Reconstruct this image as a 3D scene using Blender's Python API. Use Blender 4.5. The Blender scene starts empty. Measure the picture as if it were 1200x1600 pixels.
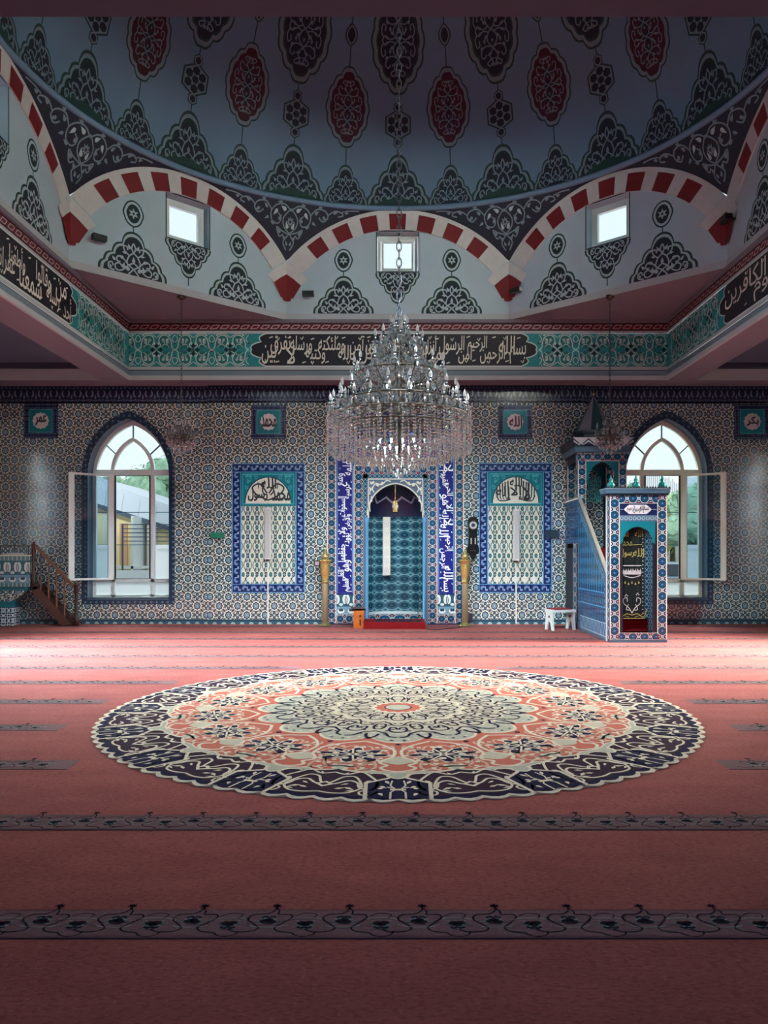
import bpy, math, random
from math import sin, cos, pi, sqrt, atan2, hypot, tan, asin, acos, radians
from mathutils import Vector, Matrix
from mathutils.geometry import tessellate_polygon
random.seed(11)
SC = bpy.context.scene
COL = SC.collection

# ------------------------------------------------------------------ camera
F = 1170.0; CX = 622.0; HY = 868.0; CH = 1.5
cam = bpy.data.cameras.new('camera'); camo = bpy.data.objects.new('camera', cam); COL.objects.link(camo)
camo.location = (0, 0, CH); camo.rotation_euler = (pi/2, 0, 0)
cam.sensor_fit = 'VERTICAL'; cam.sensor_height = 36.0; cam.lens = F/1600*36
cam.shift_x = -(CX-600)/1600; cam.shift_y = (HY-800)/1600
cam.clip_start = .05; cam.clip_end = 500
SC.camera = camo
def at(px, py, Y): return ((px-CX)*Y/F, Y, CH-(py-HY)*Y/F)
def ax(px, Y): return (px-CX)*Y/F
def az(py, Y): return CH-(py-HY)*Y/F

# ------------------------------------------------------------------ mesh builder
class MB:
    def __init__(s, origin=(0, 0, 0)):
        s.v = []; s.f = []; s.m = []; s.uv = []; s.sm = []; s.o = origin; s.names = []
    def mi(s, mat):
        if mat not in s.names: s.names.append(mat)
        return s.names.index(mat)
    def av(s, p):
        s.v.append((p[0]-s.o[0], p[1]-s.o[1], p[2]-s.o[2])); return len(s.v)-1
    def af(s, idx, mat, uv=None, sm=False):
        s.f.append(tuple(idx)); s.m.append(s.mi(mat)); s.uv.append(uv); s.sm.append(sm)
    def face(s, pts, mat, uv=None, sm=False):
        s.af([s.av(p) for p in pts], mat, uv, sm)
    def quad(s, a, b, c, d, mat, uv=None): s.face((a, b, c, d), mat, uv)
    def box(s, x0, x1, y0, y1, z0, z1, mat, skip=''):
        i = [s.av(p) for p in ((x0,y0,z0),(x1,y0,z0),(x1,y1,z0),(x0,y1,z0),(x0,y0,z1),(x1,y0,z1),(x1,y1,z1),(x0,y1,z1))]
        for k, q in (('f',(0,1,5,4)),('r',(1,2,6,5)),('b',(2,3,7,6)),('l',(3,0,4,7)),('t',(4,5,6,7)),('d',(3,2,1,0))):
            if k not in skip: s.af([i[j] for j in q], mat)
    def obox(s, c, ax_, ay, az_, mat):
        # oriented box: centre + three half-vectors
        c = Vector(c); ax_ = Vector(ax_); ay = Vector(ay); az_ = Vector(az_)
        i = [s.av(c+ax_*a+ay*b+az_*d) for d in (-1,1) for a, b in ((-1,-1),(1,-1),(1,1),(-1,1))]
        for q in ((0,1,5,4),(1,2,6,5),(2,3,7,6),(3,0,4,7),(4,5,6,7),(3,2,1,0)): s.af([i[j] for j in q], mat)
    def bar(s, p, q, w, d, mat, up=(0,0,1)):
        p = Vector(p); q = Vector(q); t = (q-p); L = t.length; t.normalize()
        u = Vector(up); n = t.cross(u)
        if n.length < 1e-5: n = t.cross(Vector((1,0,0)))
        n.normalize(); b = n.cross(t)
        s.obox((p+q)/2, t*(L/2), n*(w/2), b*(d/2), mat)
    def ring_faces(s, A, B, mat, sm=True, close=True):
        n = len(A)
        for k in range(n if close else n-1):
            j = (k+1) % n
            s.af((A[k], A[j], B[j], B[k]), mat, None, sm)
    def lathe(s, prof, c, mat, n=16, sm=True, caps=True, sx=1, sy=1):
        rings = []
        for r, z in prof:
            rings.append([s.av((c[0]+sx*r*cos(2*pi*k/n), c[1]+sy*r*sin(2*pi*k/n), c[2]+z)) for k in range(n)])
        for a, b in zip(rings, rings[1:]): s.ring_faces(a, b, mat, sm)
        if caps:
            if prof[0][0] > 1e-4: s.af(rings[0][::-1], mat)
            if prof[-1][0] > 1e-4: s.af(rings[-1], mat)
    def tube(s, pts, r, mat, n=6, sm=True, close=False):
        pts = [Vector(p) for p in pts]; rings = []; N = len(pts); up = None
        for k, p in enumerate(pts):
            a = pts[k-1] if (k > 0 or close) else p; b = pts[(k+1) % N] if (k < N-1 or close) else p
            t = (b-a).normalized()
            if up is None:
                up = t.cross(Vector((0,0,1)))
                if up.length < 1e-3: up = t.cross(Vector((1,0,0)))
            up = (up-t*up.dot(t)).normalized(); w = t.cross(up)
            rr = r[k] if isinstance(r, (list, tuple)) else r
            rings.append([s.av(p+up*rr*cos(2*pi*j/n)+w*rr*sin(2*pi*j/n)) for j in range(n)])
        for a, b in zip(rings, rings[1:]): s.ring_faces(a, b, mat, sm)
        if close: s.ring_faces(rings[-1], rings[0], mat, sm)
        else: s.af(rings[0][::-1], mat); s.af(rings[-1], mat)
    def octa(s, c, r, h0, h1, mat, n=6, a0=0.):
        # cut-crystal drop: n-sided bipyramid, h0 down, h1 up
        ring = [s.av((c[0]+r*cos(a0+2*pi*k/n), c[1]+r*sin(a0+2*pi*k/n), c[2])) for k in range(n)]
        t = s.av((c[0], c[1], c[2]+h1)); b = s.av((c[0], c[1], c[2]-h0))
        for k in range(n):
            j = (k+1) % n; s.af((ring[k], ring[j], t), mat); s.af((ring[j], ring[k], b), mat)
    def prism(s, poly, f0, f1, mat, mat_side=None):
        # extrude a 2D outline between two mapping functions (u,v)->(x,y,z)
        A = [s.av(f0(p)) for p in poly]; B = [s.av(f1(p)) for p in poly]; n = len(poly)
        for t in tessellate_polygon([[Vector((p[0], p[1], 0)) for p in poly]]):
            s.af([A[k] for k in t], mat); s.af([B[k] for k in t[::-1]], mat)
        for k in range(n):
            j = (k+1) % n; s.af((A[k], B[k], B[j], A[j]), mat_side or mat)
    def mesh(s, name):
        me = bpy.data.meshes.new(name); me.from_pydata(s.v, [], s.f)
        for n in s.names: me.materials.append(MAT[n])
        me.polygons.foreach_set('material_index', s.m); me.polygons.foreach_set('use_smooth', s.sm)
        uvl = me.uv_layers.new(name='uv').data; buf = [0.0]*(2*len(me.loops)); V = s.v; o = s.o; k = 0
        for fi, f in enumerate(s.f):
            u = s.uv[fi]
            if u is None:
                if len(f) >= 3 and not s.sm[fi]:
                    a, b, c = V[f[0]], V[f[1]], V[f[2]]
                    e = (b[0]-a[0], b[1]-a[1], b[2]-a[2]); g = (c[0]-a[0], c[1]-a[1], c[2]-a[2])
                    nx = abs(e[1]*g[2]-e[2]*g[1]); ny = abs(e[2]*g[0]-e[0]*g[2]); nz = abs(e[0]*g[1]-e[1]*g[0])
                    i, j = (1, 2) if nx > ny and nx > nz else ((0, 2) if ny >= nz else (0, 1))
                else: i, j = 0, 2
                for q in f: buf[k] = V[q][i]+o[i]; buf[k+1] = V[q][j]+o[j]; k += 2
            else:
                for q in u: buf[k] = q[0]; buf[k+1] = q[1]; k += 2
        uvl.foreach_set('uv', buf); me.update(); return me
    def build(s, name, parent=None, kind=None):
        o = bpy.data.objects.new(name, s.mesh(name)); COL.objects.link(o)
        if parent is not None: o.parent = parent
        if kind: o['kind'] = kind
        return o

def tag(o, label=None, cat=None, group=None, kind=None):
    for k, v in (('label', label), ('category', cat), ('group', group), ('kind', kind)):
        if v: o[k] = v
    return o
def thing(name, label, cat, loc=(0, 0, 0), rz=0, group=None):
    o = bpy.data.objects.new(name, None); COL.objects.link(o); o.location = loc; o.rotation_euler = (0, 0, rz)
    o.empty_display_size = .1
    return tag(o, label, cat, group)
def dup(o, parent=None):
    c = o.copy(); COL.objects.link(c)
    if parent is not None: c.parent = parent
    for ch in o.children: dup(ch, c)
    return c
def structure(mb, name, parent=None): return mb.build(name, parent, 'structure')

# ------------------------------------------------------------------ curves and outlines
def cr(pts, n=6, close=False):
    out = []; N = len(pts)
    for k in range(N if close else N-1):
        p1, p2 = pts[k % N], pts[(k+1) % N]
        p0 = pts[(k-1) % N] if (close or k > 0) else p1
        p3 = pts[(k+2) % N] if (close or k < N-2) else p2
        for i in range(n):
            t = i/n; t2 = t*t; t3 = t2*t
            out.append(tuple(.5*(2*p1[j]+(p2[j]-p0[j])*t+(2*p0[j]-5*p1[j]+4*p2[j]-p3[j])*t2+(3*p1[j]-p0[j]-3*p2[j]+p3[j])*t3) for j in (0, 1)))
    if not close: out.append(tuple(pts[-1]))
    return out
def arc3(p, q, b, n=5):
    # bulging arc from p to q (b = bulge as a share of the chord), without q
    dx, dy = q[0]-p[0], q[1]-p[1]; out = []
    for i in range(n):
        t = i/n; h = 4*b*t*(1-t); out.append((p[0]+dx*t-dy*h, p[1]+dy*t+dx*h))
    return out
def lobed(cusps, b=.22, n=5, close=True):
    out = []; N = len(cusps)
    for k in range(N if close else N-1): out += arc3(cusps[k], cusps[(k+1) % N], b, n)
    if not close: out.append(cusps[-1])
    return out
def mirror_x(half):
    # half outline from top (u=0) down the right side to the bottom; returns the closed outline, clockwise
    left = [(-u, v) for u, v in half[::-1] if abs(u) > 1e-6]
    return half+left
def spiral(c, r, a0, turns, n=14, r1=.25, flip=1):
    return [(c[0]+r*(1-(1-r1)*k/n)*cos(a0+flip*2*pi*turns*k/n), c[1]+r*(1-(1-r1)*k/n)*sin(a0+flip*2*pi*turns*k/n)) for k in range(n+1)]
def pointed(w, z0, zs, za, n=14):
    # pointed-arch outline: half width w, foot z0, spring zs, apex za; (u, z) from lower left over the apex to lower right
    h = za-zs; R = (w*w+h*h)/(2*w); c = R-w; t1 = math.asin(min(1, h/R)); out = [(-w, z0)]
    for k in range(n+1):
        t = t1*k/n; out.append((c-R*cos(t), zs+R*sin(t)))
    out[-1] = (0, za)
    return out+[(-u, z) for u, z in out[-2::-1]]

class Deco(MB):
    """flat ornament laid on a surface: fmap(u, v, height) -> point; every layer lies a little above the last"""
    def __init__(s, fmap, dl=.002, origin=(0, 0, 0)):
        super().__init__(origin); s.fm = fmap; s.dl = dl
    def sub(s, tf):
        d = Deco.__new__(Deco); d.__dict__ = s.__dict__.copy(); base = s.fm
        d.fm = lambda u, v, h: base(*tf(u, v), h)
        return d   # shares the vertex and face lists
    def P(s, u, v, L): return s.fm(u, v, L*s.dl)
    def fill(s, pts, mat, L, rings=0):
        if rings:
            cx = sum(p[0] for p in pts)/len(pts); cy = sum(p[1] for p in pts)/len(pts); prev = None
            for k in range(rings):
                q = 1-k/rings; cur = [s.av(s.P(cx+(p[0]-cx)*q, cy+(p[1]-cy)*q, L)) for p in pts]
                if prev: s.ring_faces(prev, cur, mat, False)
                prev = cur
            c = s.av(s.P(cx, cy, L)); n = len(pts)
            for k in range(n): s.af((prev[k], prev[(k+1) % n], c), mat)
        else:
            i = [s.av(s.P(p[0], p[1], L)) for p in pts]
            for t in tessellate_polygon([[Vector((p[0], p[1], 0)) for p in pts]]): s.af([i[k] for k in t], mat)
    def rib(s, pts, w, mat, L, close=False):
        n = len(pts); A = []; B = []
        for k, p in enumerate(pts):
            a = pts[k-1] if (k > 0 or close) else p; b = pts[(k+1) % n] if (k < n-1 or close) else p
            dx, dy = b[0]-a[0], b[1]-a[1]; l = hypot(dx, dy) or 1
            h = (w(k/(n-1)) if callable(w) else w)/2
            A.append(s.av(s.P(p[0]-dy/l*h, p[1]+dx/l*h, L))); B.append(s.av(s.P(p[0]+dy/l*h, p[1]-dx/l*h, L)))
        s.ring_faces(A, B, mat, False, close)
    def disc(s, c, r, mat, L, n=10, ry=None): s.fill([(c[0]+r*cos(2*pi*k/n), c[1]+(ry or r)*sin(2*pi*k/n)) for k in range(n)], mat, L)
    def leaf(s, p, a, l, w, mat, L):
        # teardrop that starts at p and points along a
        ca, sa = cos(a), sin(a); o = []
        for t, h in ((0,0),(.12,.42),(.3,.5),(.55,.36),(.8,.14),(1,0),(.8,-.14),(.55,-.36),(.3,-.5),(.12,-.42)):
            o.append((p[0]+ca*t*l-sa*h*w, p[1]+sa*t*l+ca*h*w))
        s.fill(o, mat, L)
    def rect(s, u0, u1, v0, v1, mat, L, nu=1):
        for k in range(nu):
            a = u0+(u1-u0)*k/nu; b = u0+(u1-u0)*(k+1)/nu
            s.face([s.P(a, v0, L), s.P(b, v0, L), s.P(b, v1, L), s.P(a, v1, L)], mat, [(a, v0), (b, v0), (b, v1), (a, v1)])

# ------------------------------------------------------------------ Arabic lettering
_AR = {}
def _reg(ch, iso, n):  # n forms: isolated, final, initial, medial
    _AR[ch] = [chr(iso+k) if k < n else None for k in range(4)]
for ch, iso, n in (('ء',0xFE80,1),('آ',0xFE81,2),('أ',0xFE83,2),('ؤ',0xFE85,2),('إ',0xFE87,2),('ئ',0xFE89,4),('ا',0xFE8D,2),('ب',0xFE8F,4),('ة',0xFE93,2),
    ('ت',0xFE95,4),('ث',0xFE99,4),('ج',0xFE9D,4),('ح',0xFEA1,4),('خ',0xFEA5,4),('د',0xFEA9,2),('ذ',0xFEAB,2),('ر',0xFEAD,2),('ز',0xFEAF,2),('س',0xFEB1,4),
    ('ش',0xFEB5,4),('ص',0xFEB9,4),('ض',0xFEBD,4),('ط',0xFEC1,4),('ظ',0xFEC5,4),('ع',0xFEC9,4),('غ',0xFECD,4),('ف',0xFED1,4),('ق',0xFED5,4),('ك',0xFED9,4),
    ('ل',0xFEDD,4),('م',0xFEE1,4),('ن',0xFEE5,4),('ه',0xFEE9,4),('و',0xFEED,2),('ى',0xFEEF,2),('ي',0xFEF1,4)): _reg(ch, iso, n)
_LA = {'ا': 0xFEFB, 'أ': 0xFEF7, 'إ': 0xFEF9, 'آ': 0xFEF5}
def shape(word):
    out = []; k = 0; joined = False; n = len(word)
    while k < n:
        ch = word[k]; nx = word[k+1] if k+1 < n else None
        if ch == 'ل' and nx in _LA:
            out.append(chr(_LA[nx]+(1 if joined else 0))); joined = False; k += 2; continue
        f = _AR[ch]; can = f[2] is not None and nx is not None and nx in _AR and _AR[nx][1] is not None
        g = (3 if can else 1) if joined else (2 if can else 0)
        out.append(f[g]); joined = can; k += 1
    return ''.join(out[::-1])
_TX = {}
def word_mesh(word):
    """(vertices scaled to a unit box, faces, width/height) of one written word"""
    if word in _TX: return _TX[word]
    c = bpy.data.curves.new('lettering', 'FONT'); c.body = shape(word) if word[0] in _AR else word; c.resolution_u = 3
    o = bpy.data.objects.new('lettering', c); COL.objects.link(o); bpy.context.view_layer.update()
    ev = o.evaluated_get(bpy.context.evaluated_depsgraph_get()); me = ev.to_mesh()
    vs = [(v.co.x, v.co.y) for v in me.vertices]; fs = [tuple(p.vertices) for p in me.polygons]
    ev.to_mesh_clear(); bpy.data.objects.remove(o); bpy.data.curves.remove(c)
    x0 = min(v[0] for v in vs); x1 = max(v[0] for v in vs); y0 = min(v[1] for v in vs); y1 = max(v[1] for v in vs)
    r = ([((x-x0)/(x1-x0), (y-y0)/(y1-y0)) for x, y in vs], fs, (x1-x0)/(y1-y0)); _TX[word] = r
    return r
def put_word(d, word, u0, u1, v0, v1, mat, L, sl=0., bold=0.):
    vs, fs, _ = word_mesh(word)
    for k, (du, dv) in enumerate(((0, 0), (bold, 0), (0, bold)) if bold else ((0, 0),)):
        idx = [d.av(d.P(u0+x*(u1-u0)+sl*(y-.5)*(v1-v0)+du, v0+y*(v1-v0)+dv, L+.1*k)) for x, y in vs]
        for f in fs: d.af([idx[q] for q in f], mat)
def write_band(d, words, u0, u1, v0, v1, mat, L, tick=True, bold=.004, tiers=True, ov=.20):
    """thuluth-like band, right to left: tall words in two interlocking tiers with vowel ticks between them"""
    H = v1-v0; W = [.55+word_mesh(w)[2] for w in words]; tot = sum(W); x = u1
    for k, w in enumerate(words):
        ww = (u1-u0)*W[k]/tot; a, b = x-ww*(1.02+ov), x+ww*ov; x -= ww
        if not tiers: lo, hi = v0+.06*H, v0+.94*H
        elif k % 2 == 0: lo, hi = v0+.02*H, v0+.66*H
        else: lo, hi = v0+.33*H, v0+.98*H
        put_word(d, w, max(a, u0), min(b, u1), lo, hi, mat, L, .04, bold)
        if tick:
            for q in range(2):
                uu = x+ww*(.2+.6*random.random()); vv = v0+(.9 if (k+q) % 2 == 0 else .1)*H+(random.random()-.5)*.1*H
                t = .05*H
                if q: d.rib([(uu-t, vv+t*.6), (uu, vv-t), (uu+t, vv+t)], .016*H*2, mat, L+.3)
                else: d.rib([(uu-t*1.2, vv-t*.4), (uu+t*1.2, vv+t*.4)], .018*H*2, mat, L+.3)
# ------------------------------------------------------------------ materials
MAT = {}
def lin(c): return tuple(((x/255)/12.92 if x/255 <= .04045 else ((x/255+.055)/1.055)**2.4) for x in c)+(1.0,)
class X:
    """a number in a node tree; arithmetic makes Math nodes"""
    def __init__(s, b, k): s.b = b; s.k = k
    def __add__(s, o): return s.b.m('ADD', s, o)
    __radd__ = __add__
    def __sub__(s, o): return s.b.m('SUBTRACT', s, o)
    def __rsub__(s, o): return s.b.m('SUBTRACT', o, s)
    def __mul__(s, o): return s.b.m('MULTIPLY', s, o)
    __rmul__ = __mul__
    def __lt__(s, o): return s.b.m('LESS_THAN', s, o)
    def __gt__(s, o): return s.b.m('GREATER_THAN', s, o)
class NB:
    def __init__(s, mat):
        s.t = mat.node_tree; s.n = s.t.nodes; s.l = s.t.links
    def m(s, op, a, b=None, c=None):
        n = s.n.new('ShaderNodeMath'); n.operation = op
        for k, q in enumerate((a, b, c)):
            if q is None: continue
            if isinstance(q, X): s.l.new(q.k, n.inputs[k])
            else: n.inputs[k].default_value = q
        return X(s, n.outputs[0])
    def uv(s):
        n = s.n.new('ShaderNodeUVMap'); n.uv_map = 'uv'; p = s.n.new('ShaderNodeSeparateXYZ'); s.l.new(n.outputs[0], p.inputs[0])
        return X(s, p.outputs[0]), X(s, p.outputs[1])
    def obj(s):
        n = s.n.new('ShaderNodeTexCoord'); return n.outputs['Object']
    def fold(s, x, p): return s.m('PINGPONG', x, p/2)      # distance to the nearest multiple of p
    def mod(s, x, p): return s.m('FLOORED_MODULO', x, p)
    def abs(s, x): return s.m('ABSOLUTE', x)
    def mx(s, a, b): return s.m('MAXIMUM', a, b)
    def mn(s, a, b): return s.m('MINIMUM', a, b)
    def d2(s, a, b, x=0., y=0., kx=1., ky=1.):              # squared distance to (x, y), stretched
        p = (a-x)*kx; q = (b-y)*ky; return s.m('MULTIPLY_ADD', p, p, q*q)
    def col(s, c):
        n = s.n.new('ShaderNodeRGB'); n.outputs[0].default_value = lin(c); return n.outputs[0]
    def mix(s, a, b, f):
        n = s.n.new('ShaderNodeMix'); n.data_type = 'RGBA'
        s.l.new(f.k if isinstance(f, X) else f, n.inputs[0])
        for k, q in ((6, a), (7, b)):
            if isinstance(q, tuple): n.inputs[k].default_value = lin(q)
            else: s.l.new(q, n.inputs[k])
        return n.outputs[2]
    def noise(s, scale, vec=None, detail=3):
        n = s.n.new('ShaderNodeTexNoise'); n.inputs['Scale'].default_value = scale; n.inputs['Detail'].default_value = detail
        s.l.new(vec or s.obj(), n.inputs['Vector']); return X(s, n.outputs[0])
    def bsdf(s): return next(q for q in s.n if q.type == 'BSDF_PRINCIPLED')
    def base(s, c): s.l.new(c, s.bsdf().inputs['Base Color'])
    def bump(s, h, strength=.3, dist=.01):
        n = s.n.new('ShaderNodeBump'); n.inputs['Strength'].default_value = strength; n.inputs['Distance'].default_value = dist
        s.l.new(h.k, n.inputs['Height']); s.l.new(n.outputs[0], s.bsdf().inputs['Normal'])
def mat(name, rgb=(200, 200, 200), rough=.6, metal=0., var=0., vs=3., bump=0., bs=200., spec=.5, trans=0., ior=1.45, sheen=0.):
    m = bpy.data.materials.new(name); m.use_nodes = True; MAT[name] = m
    b = NB(m); p = b.bsdf(); p.inputs['Base Color'].default_value = lin(rgb)
    p.inputs['Roughness'].default_value = rough; p.inputs['Metallic'].default_value = metal; p.inputs['Specular IOR Level'].default_value = spec
    if trans: p.inputs['Transmission Weight'].default_value = trans; p.inputs['IOR'].default_value = ior
    if sheen: p.inputs['Sheen Weight'].default_value = sheen
    if var:
        lo = tuple(max(0, x*(1-var)) for x in rgb); hi = tuple(min(255, x*(1+var)) for x in rgb)
        b.base(b.mix(lo, hi, b.noise(vs)))
    if bump: b.bump(b.noise(bs, None, 2), bump, .01)
    return m
def patt(name, fn, rough=.25, spec=.5, jitter=0.):
    m = mat(name, rough=rough, spec=spec); b = NB(m); u, v = b.uv(); b.base(fn(b, u, v))
    return m

# plain paints and stuffs
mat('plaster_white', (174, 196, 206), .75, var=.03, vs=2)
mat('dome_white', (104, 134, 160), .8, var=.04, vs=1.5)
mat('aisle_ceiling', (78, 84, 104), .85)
mat('beam_white', (176, 182, 186), .7)
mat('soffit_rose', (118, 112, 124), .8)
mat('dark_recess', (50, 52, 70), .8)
mat('line_red', (92, 22, 30), .7)
mat('line_brown', (62, 26, 30), .7)
mat('chain_band_red', (104, 22, 36), .7)
mat('chain_band_dark', (52, 14, 26), .7)
mat('chain_band_pale', (188, 170, 172), .7)
mat('arch_red', (112, 14, 24), .7, var=.05)
mat('arch_white', (205, 204, 202), .75, var=.05, vs=9)
mat('orn_navy', (16, 26, 46), .7)
mat('orn_green', (26, 58, 56), .7)
mat('orn_deep', (12, 40, 42), .7)
mat('orn_pale', (170, 186, 190), .7)
mat('orn_mid', (112, 132, 142), .7)
mat('orn_crimson', (66, 12, 36), .7)
mat('orn_gold', (150, 118, 66), .7)
mat('band_teal', (24, 138, 140), .6)
mat('band_teal_light', (56, 170, 168), .6)
mat('band_teal_dark', (14, 112, 108), .6)
mat('band_white', (205, 214, 210), .6)
mat('band_black', (12, 12, 28), .6)
mat('letter_cream', (222, 216, 200), .6)
mat('letter_white', (226, 228, 232), .5)
mat('ink_black', (14, 14, 20), .4)
mat('cobalt', (22, 22, 112), .25)
mat('tile_cream', (220, 216, 200), .25)
mat('tile_teal', (18, 112, 124), .25)
mat('tile_teal_line', (64, 160, 168), .25)
mat('tile_navy', (22, 34, 74), .25)
mat('tile_skyblue', (92, 150, 190), .25)
mat('tile_slate', (70, 96, 118), .3)
mat('lettering_rose_white', (214, 204, 206), .3)
m_ = mat('carpet_red', (166, 92, 88), .95, bump=.35, bs=260, spec=.1); b_ = NB(m_)
vt_ = b_.n.new('ShaderNodeMapping'); vt_.inputs['Scale'].default_value = (.45, 1.0, 1.0); b_.l.new(b_.obj(), vt_.inputs[0])   # pile lies along the rows
c_ = b_.mix((146, 76, 74), (186, 106, 100), b_.noise(4.5, vt_.outputs[0], 4)); c_ = b_.mix(c_, (112, 54, 58), b_.m('MULTIPLY', b_.m('GREATER_THAN', b_.noise(70, vt_.outputs[0], 2), .56), .35))
b_.base(b_.mix(c_, (206, 130, 120), b_.m('MULTIPLY', b_.m('GREATER_THAN', b_.noise(95, vt_.outputs[0], 2), .62), .3)))
mat('stripe_ground', (130, 98, 102), .95, var=.14, vs=60, spec=.1)
mat('stripe_dark', (30, 16, 34), .95, spec=.1)
mat('stripe_rose', (134, 92, 96), .95, spec=.1)
mat('stripe_teal', (84, 144, 144), .95, spec=.1)
mat('rug_cream', (232, 218, 196), .95, var=.05, vs=40, spec=.1)
mat('rug_beige', (206, 196, 174), .95, var=.05, vs=40, spec=.1)
mat('rug_sage', (190, 188, 170), .95, var=.05, vs=40, spec=.1)
mat('rug_salmon', (204, 112, 94), .95, var=.07, vs=40, spec=.1)
mat('rug_navy', (24, 20, 58), .95, spec=.1)
mat('rug_plum', (56, 32, 52), .95, spec=.1)
mat('rug_blush', (222, 178, 156), .95, spec=.1)
mat('white_upvc', (224, 230, 228), .35)
mat('upvc_warm', (238, 232, 210), .35)
mat('gasket_black', (18, 20, 24), .6)
mat('lead_line', (40, 100, 120), .5)
mat('reveal_tile', (66, 86, 104), .3, var=.2, vs=40)
mat('brass', (214, 188, 118), .24, metal=.75)
mat('brass_pale', (206, 190, 150), .35, metal=.6)
mat('antique_brass', (74, 66, 58), .35, metal=.9)
mat('chrome_dark', (120, 124, 130), .2, metal=1.)
mat('chain_metal', (78, 80, 88), .4, metal=.7)
mat('candle_white', (210, 214, 216), .4)
mat('wood_dark', (52, 22, 20), .45, var=.25, vs=14)
mat('wood_brown', (80, 48, 40), .4, var=.2, vs=14)
mat('wood_rail', (108, 72, 50), .35, var=.15, vs=14)
mat('wood_orange', (196, 104, 34), .4, var=.2, vs=12)
mat('black_wood', (14, 12, 15), .6, spec=.15)
mat('clock_silver', (190, 190, 186), .3)
mat('speaker_white', (206, 204, 198), .5)
mat('speaker_grille', (176, 176, 174), .6, bump=.3, bs=500)
mat('sign_green', (10, 110, 84), .4)
mat('sign_dark', (12, 44, 60), .4)
mat('velvet_green', (12, 26, 26), .9, var=.2, vs=30)
mat('gold_thread', (176, 168, 96), .5, metal=.2)
mat('silver_thread', (206, 204, 204), .5)
mat('red_felt', (130, 26, 32), .95, var=.08, vs=20, spec=.1)
mat('cushion_red', (140, 24, 30), .9)
mat('stool_white', (206, 212, 210), .5)
mat('finial_green', (8, 96, 92), .25)
mat('minbar_teal', (8, 104, 118), .3)
mat('minbar_dark', (14, 20, 36), .4)
mat('cone_grey', (126, 122, 134), .6)
mat('cone_teal', (20, 66, 74), .6)
mat('lamp_black', (20, 20, 22), .5)
mat('plastic_dark', (36, 32, 40), .5)
mat('plastic_pale', (190, 180, 186), .5)
mat('paper_white', (206, 208, 204), .7)
mat('cable_black', (14, 14, 18), .6)
mat('cable_cream', (214, 210, 200), .5)
# outside
mat('asphalt', (150, 152, 150), .9)
mat('roof_sheet', (206, 214, 222), .5)
mat('fascia_dark', (70, 84, 100), .6)
mat('house_yellow', (246, 226, 176), .8, var=.04)
mat('house_orange', (220, 170, 130), .8)
mat('house_grey', (214, 210, 206), .8)
mat('opal_white', (226, 232, 232), .5)
mat('leaf_green', (150, 186, 156), .8, var=.4, vs=2.2)
mat('leaf_lime', (186, 200, 124), .8, var=.35, vs=2.2)
mat('leaf_dark', (124, 164, 140), .8, var=.4, vs=2.2)
mat('bark', (92, 80, 66), .9)
mat('hill_grass', (150, 160, 150), .95, var=.15, vs=.6)
mat('fence_grey', (186, 194, 200), .6)
mat('car_silver', (176, 190, 206), .3, metal=.4)
mat('car_glass', (40, 50, 62), .1)
mat('tail_red', (190, 40, 36), .3)
mat('tyre', (24, 24, 26), .8)

def glassy(name, tint, gloss, rough=.02, fac=.1):
    m = bpy.data.materials.new(name); m.use_nodes = True; MAT[name] = m; t = m.node_tree; t.nodes.clear()
    o = t.nodes.new('ShaderNodeOutputMaterial'); a = t.nodes.new('ShaderNodeBsdfTransparent'); g = t.nodes.new('ShaderNodeBsdfGlossy')
    a.inputs[0].default_value = tint; g.inputs[0].default_value = gloss; g.inputs['Roughness'].default_value = rough
    x = t.nodes.new('ShaderNodeMixShader'); x.inputs[0].default_value = fac
    t.links.new(a.outputs[0], x.inputs[1]); t.links.new(g.outputs[0], x.inputs[2]); t.links.new(x.outputs[0], o.inputs[0]); return m
glassy('window_glass', (.93, .97, .97, 1), (1, 1, 1, 1), .01, .07)
glassy('sash_glass', (.55, .70, .80, 1), (1, 1, 1, 1), .01, .10)
def crystal(name, tr, gl, df, fac_g, fac_d):
    m = bpy.data.materials.new(name); m.use_nodes = True; MAT[name] = m; t = m.node_tree; t.nodes.clear()
    o = t.nodes.new('ShaderNodeOutputMaterial'); a = t.nodes.new('ShaderNodeBsdfTransparent'); g = t.nodes.new('ShaderNodeBsdfGlossy'); d = t.nodes.new('ShaderNodeBsdfTranslucent')
    a.inputs[0].default_value = tr; g.inputs[0].default_value = gl; g.inputs['Roughness'].default_value = .08; d.inputs[0].default_value = df
    x = t.nodes.new('ShaderNodeMixShader'); y = t.nodes.new('ShaderNodeMixShader'); x.inputs[0].default_value = fac_g; y.inputs[0].default_value = fac_d
    t.links.new(a.outputs[0], x.inputs[1]); t.links.new(g.outputs[0], x.inputs[2]); t.links.new(x.outputs[0], y.inputs[1]); t.links.new(d.outputs[0], y.inputs[2]); t.links.new(y.outputs[0], o.inputs[0])
crystal('crystal', (.82, .86, .88, 1), (.86, .92, .93, 1), (.85, .85, .83, 1), .50, .07)

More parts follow.
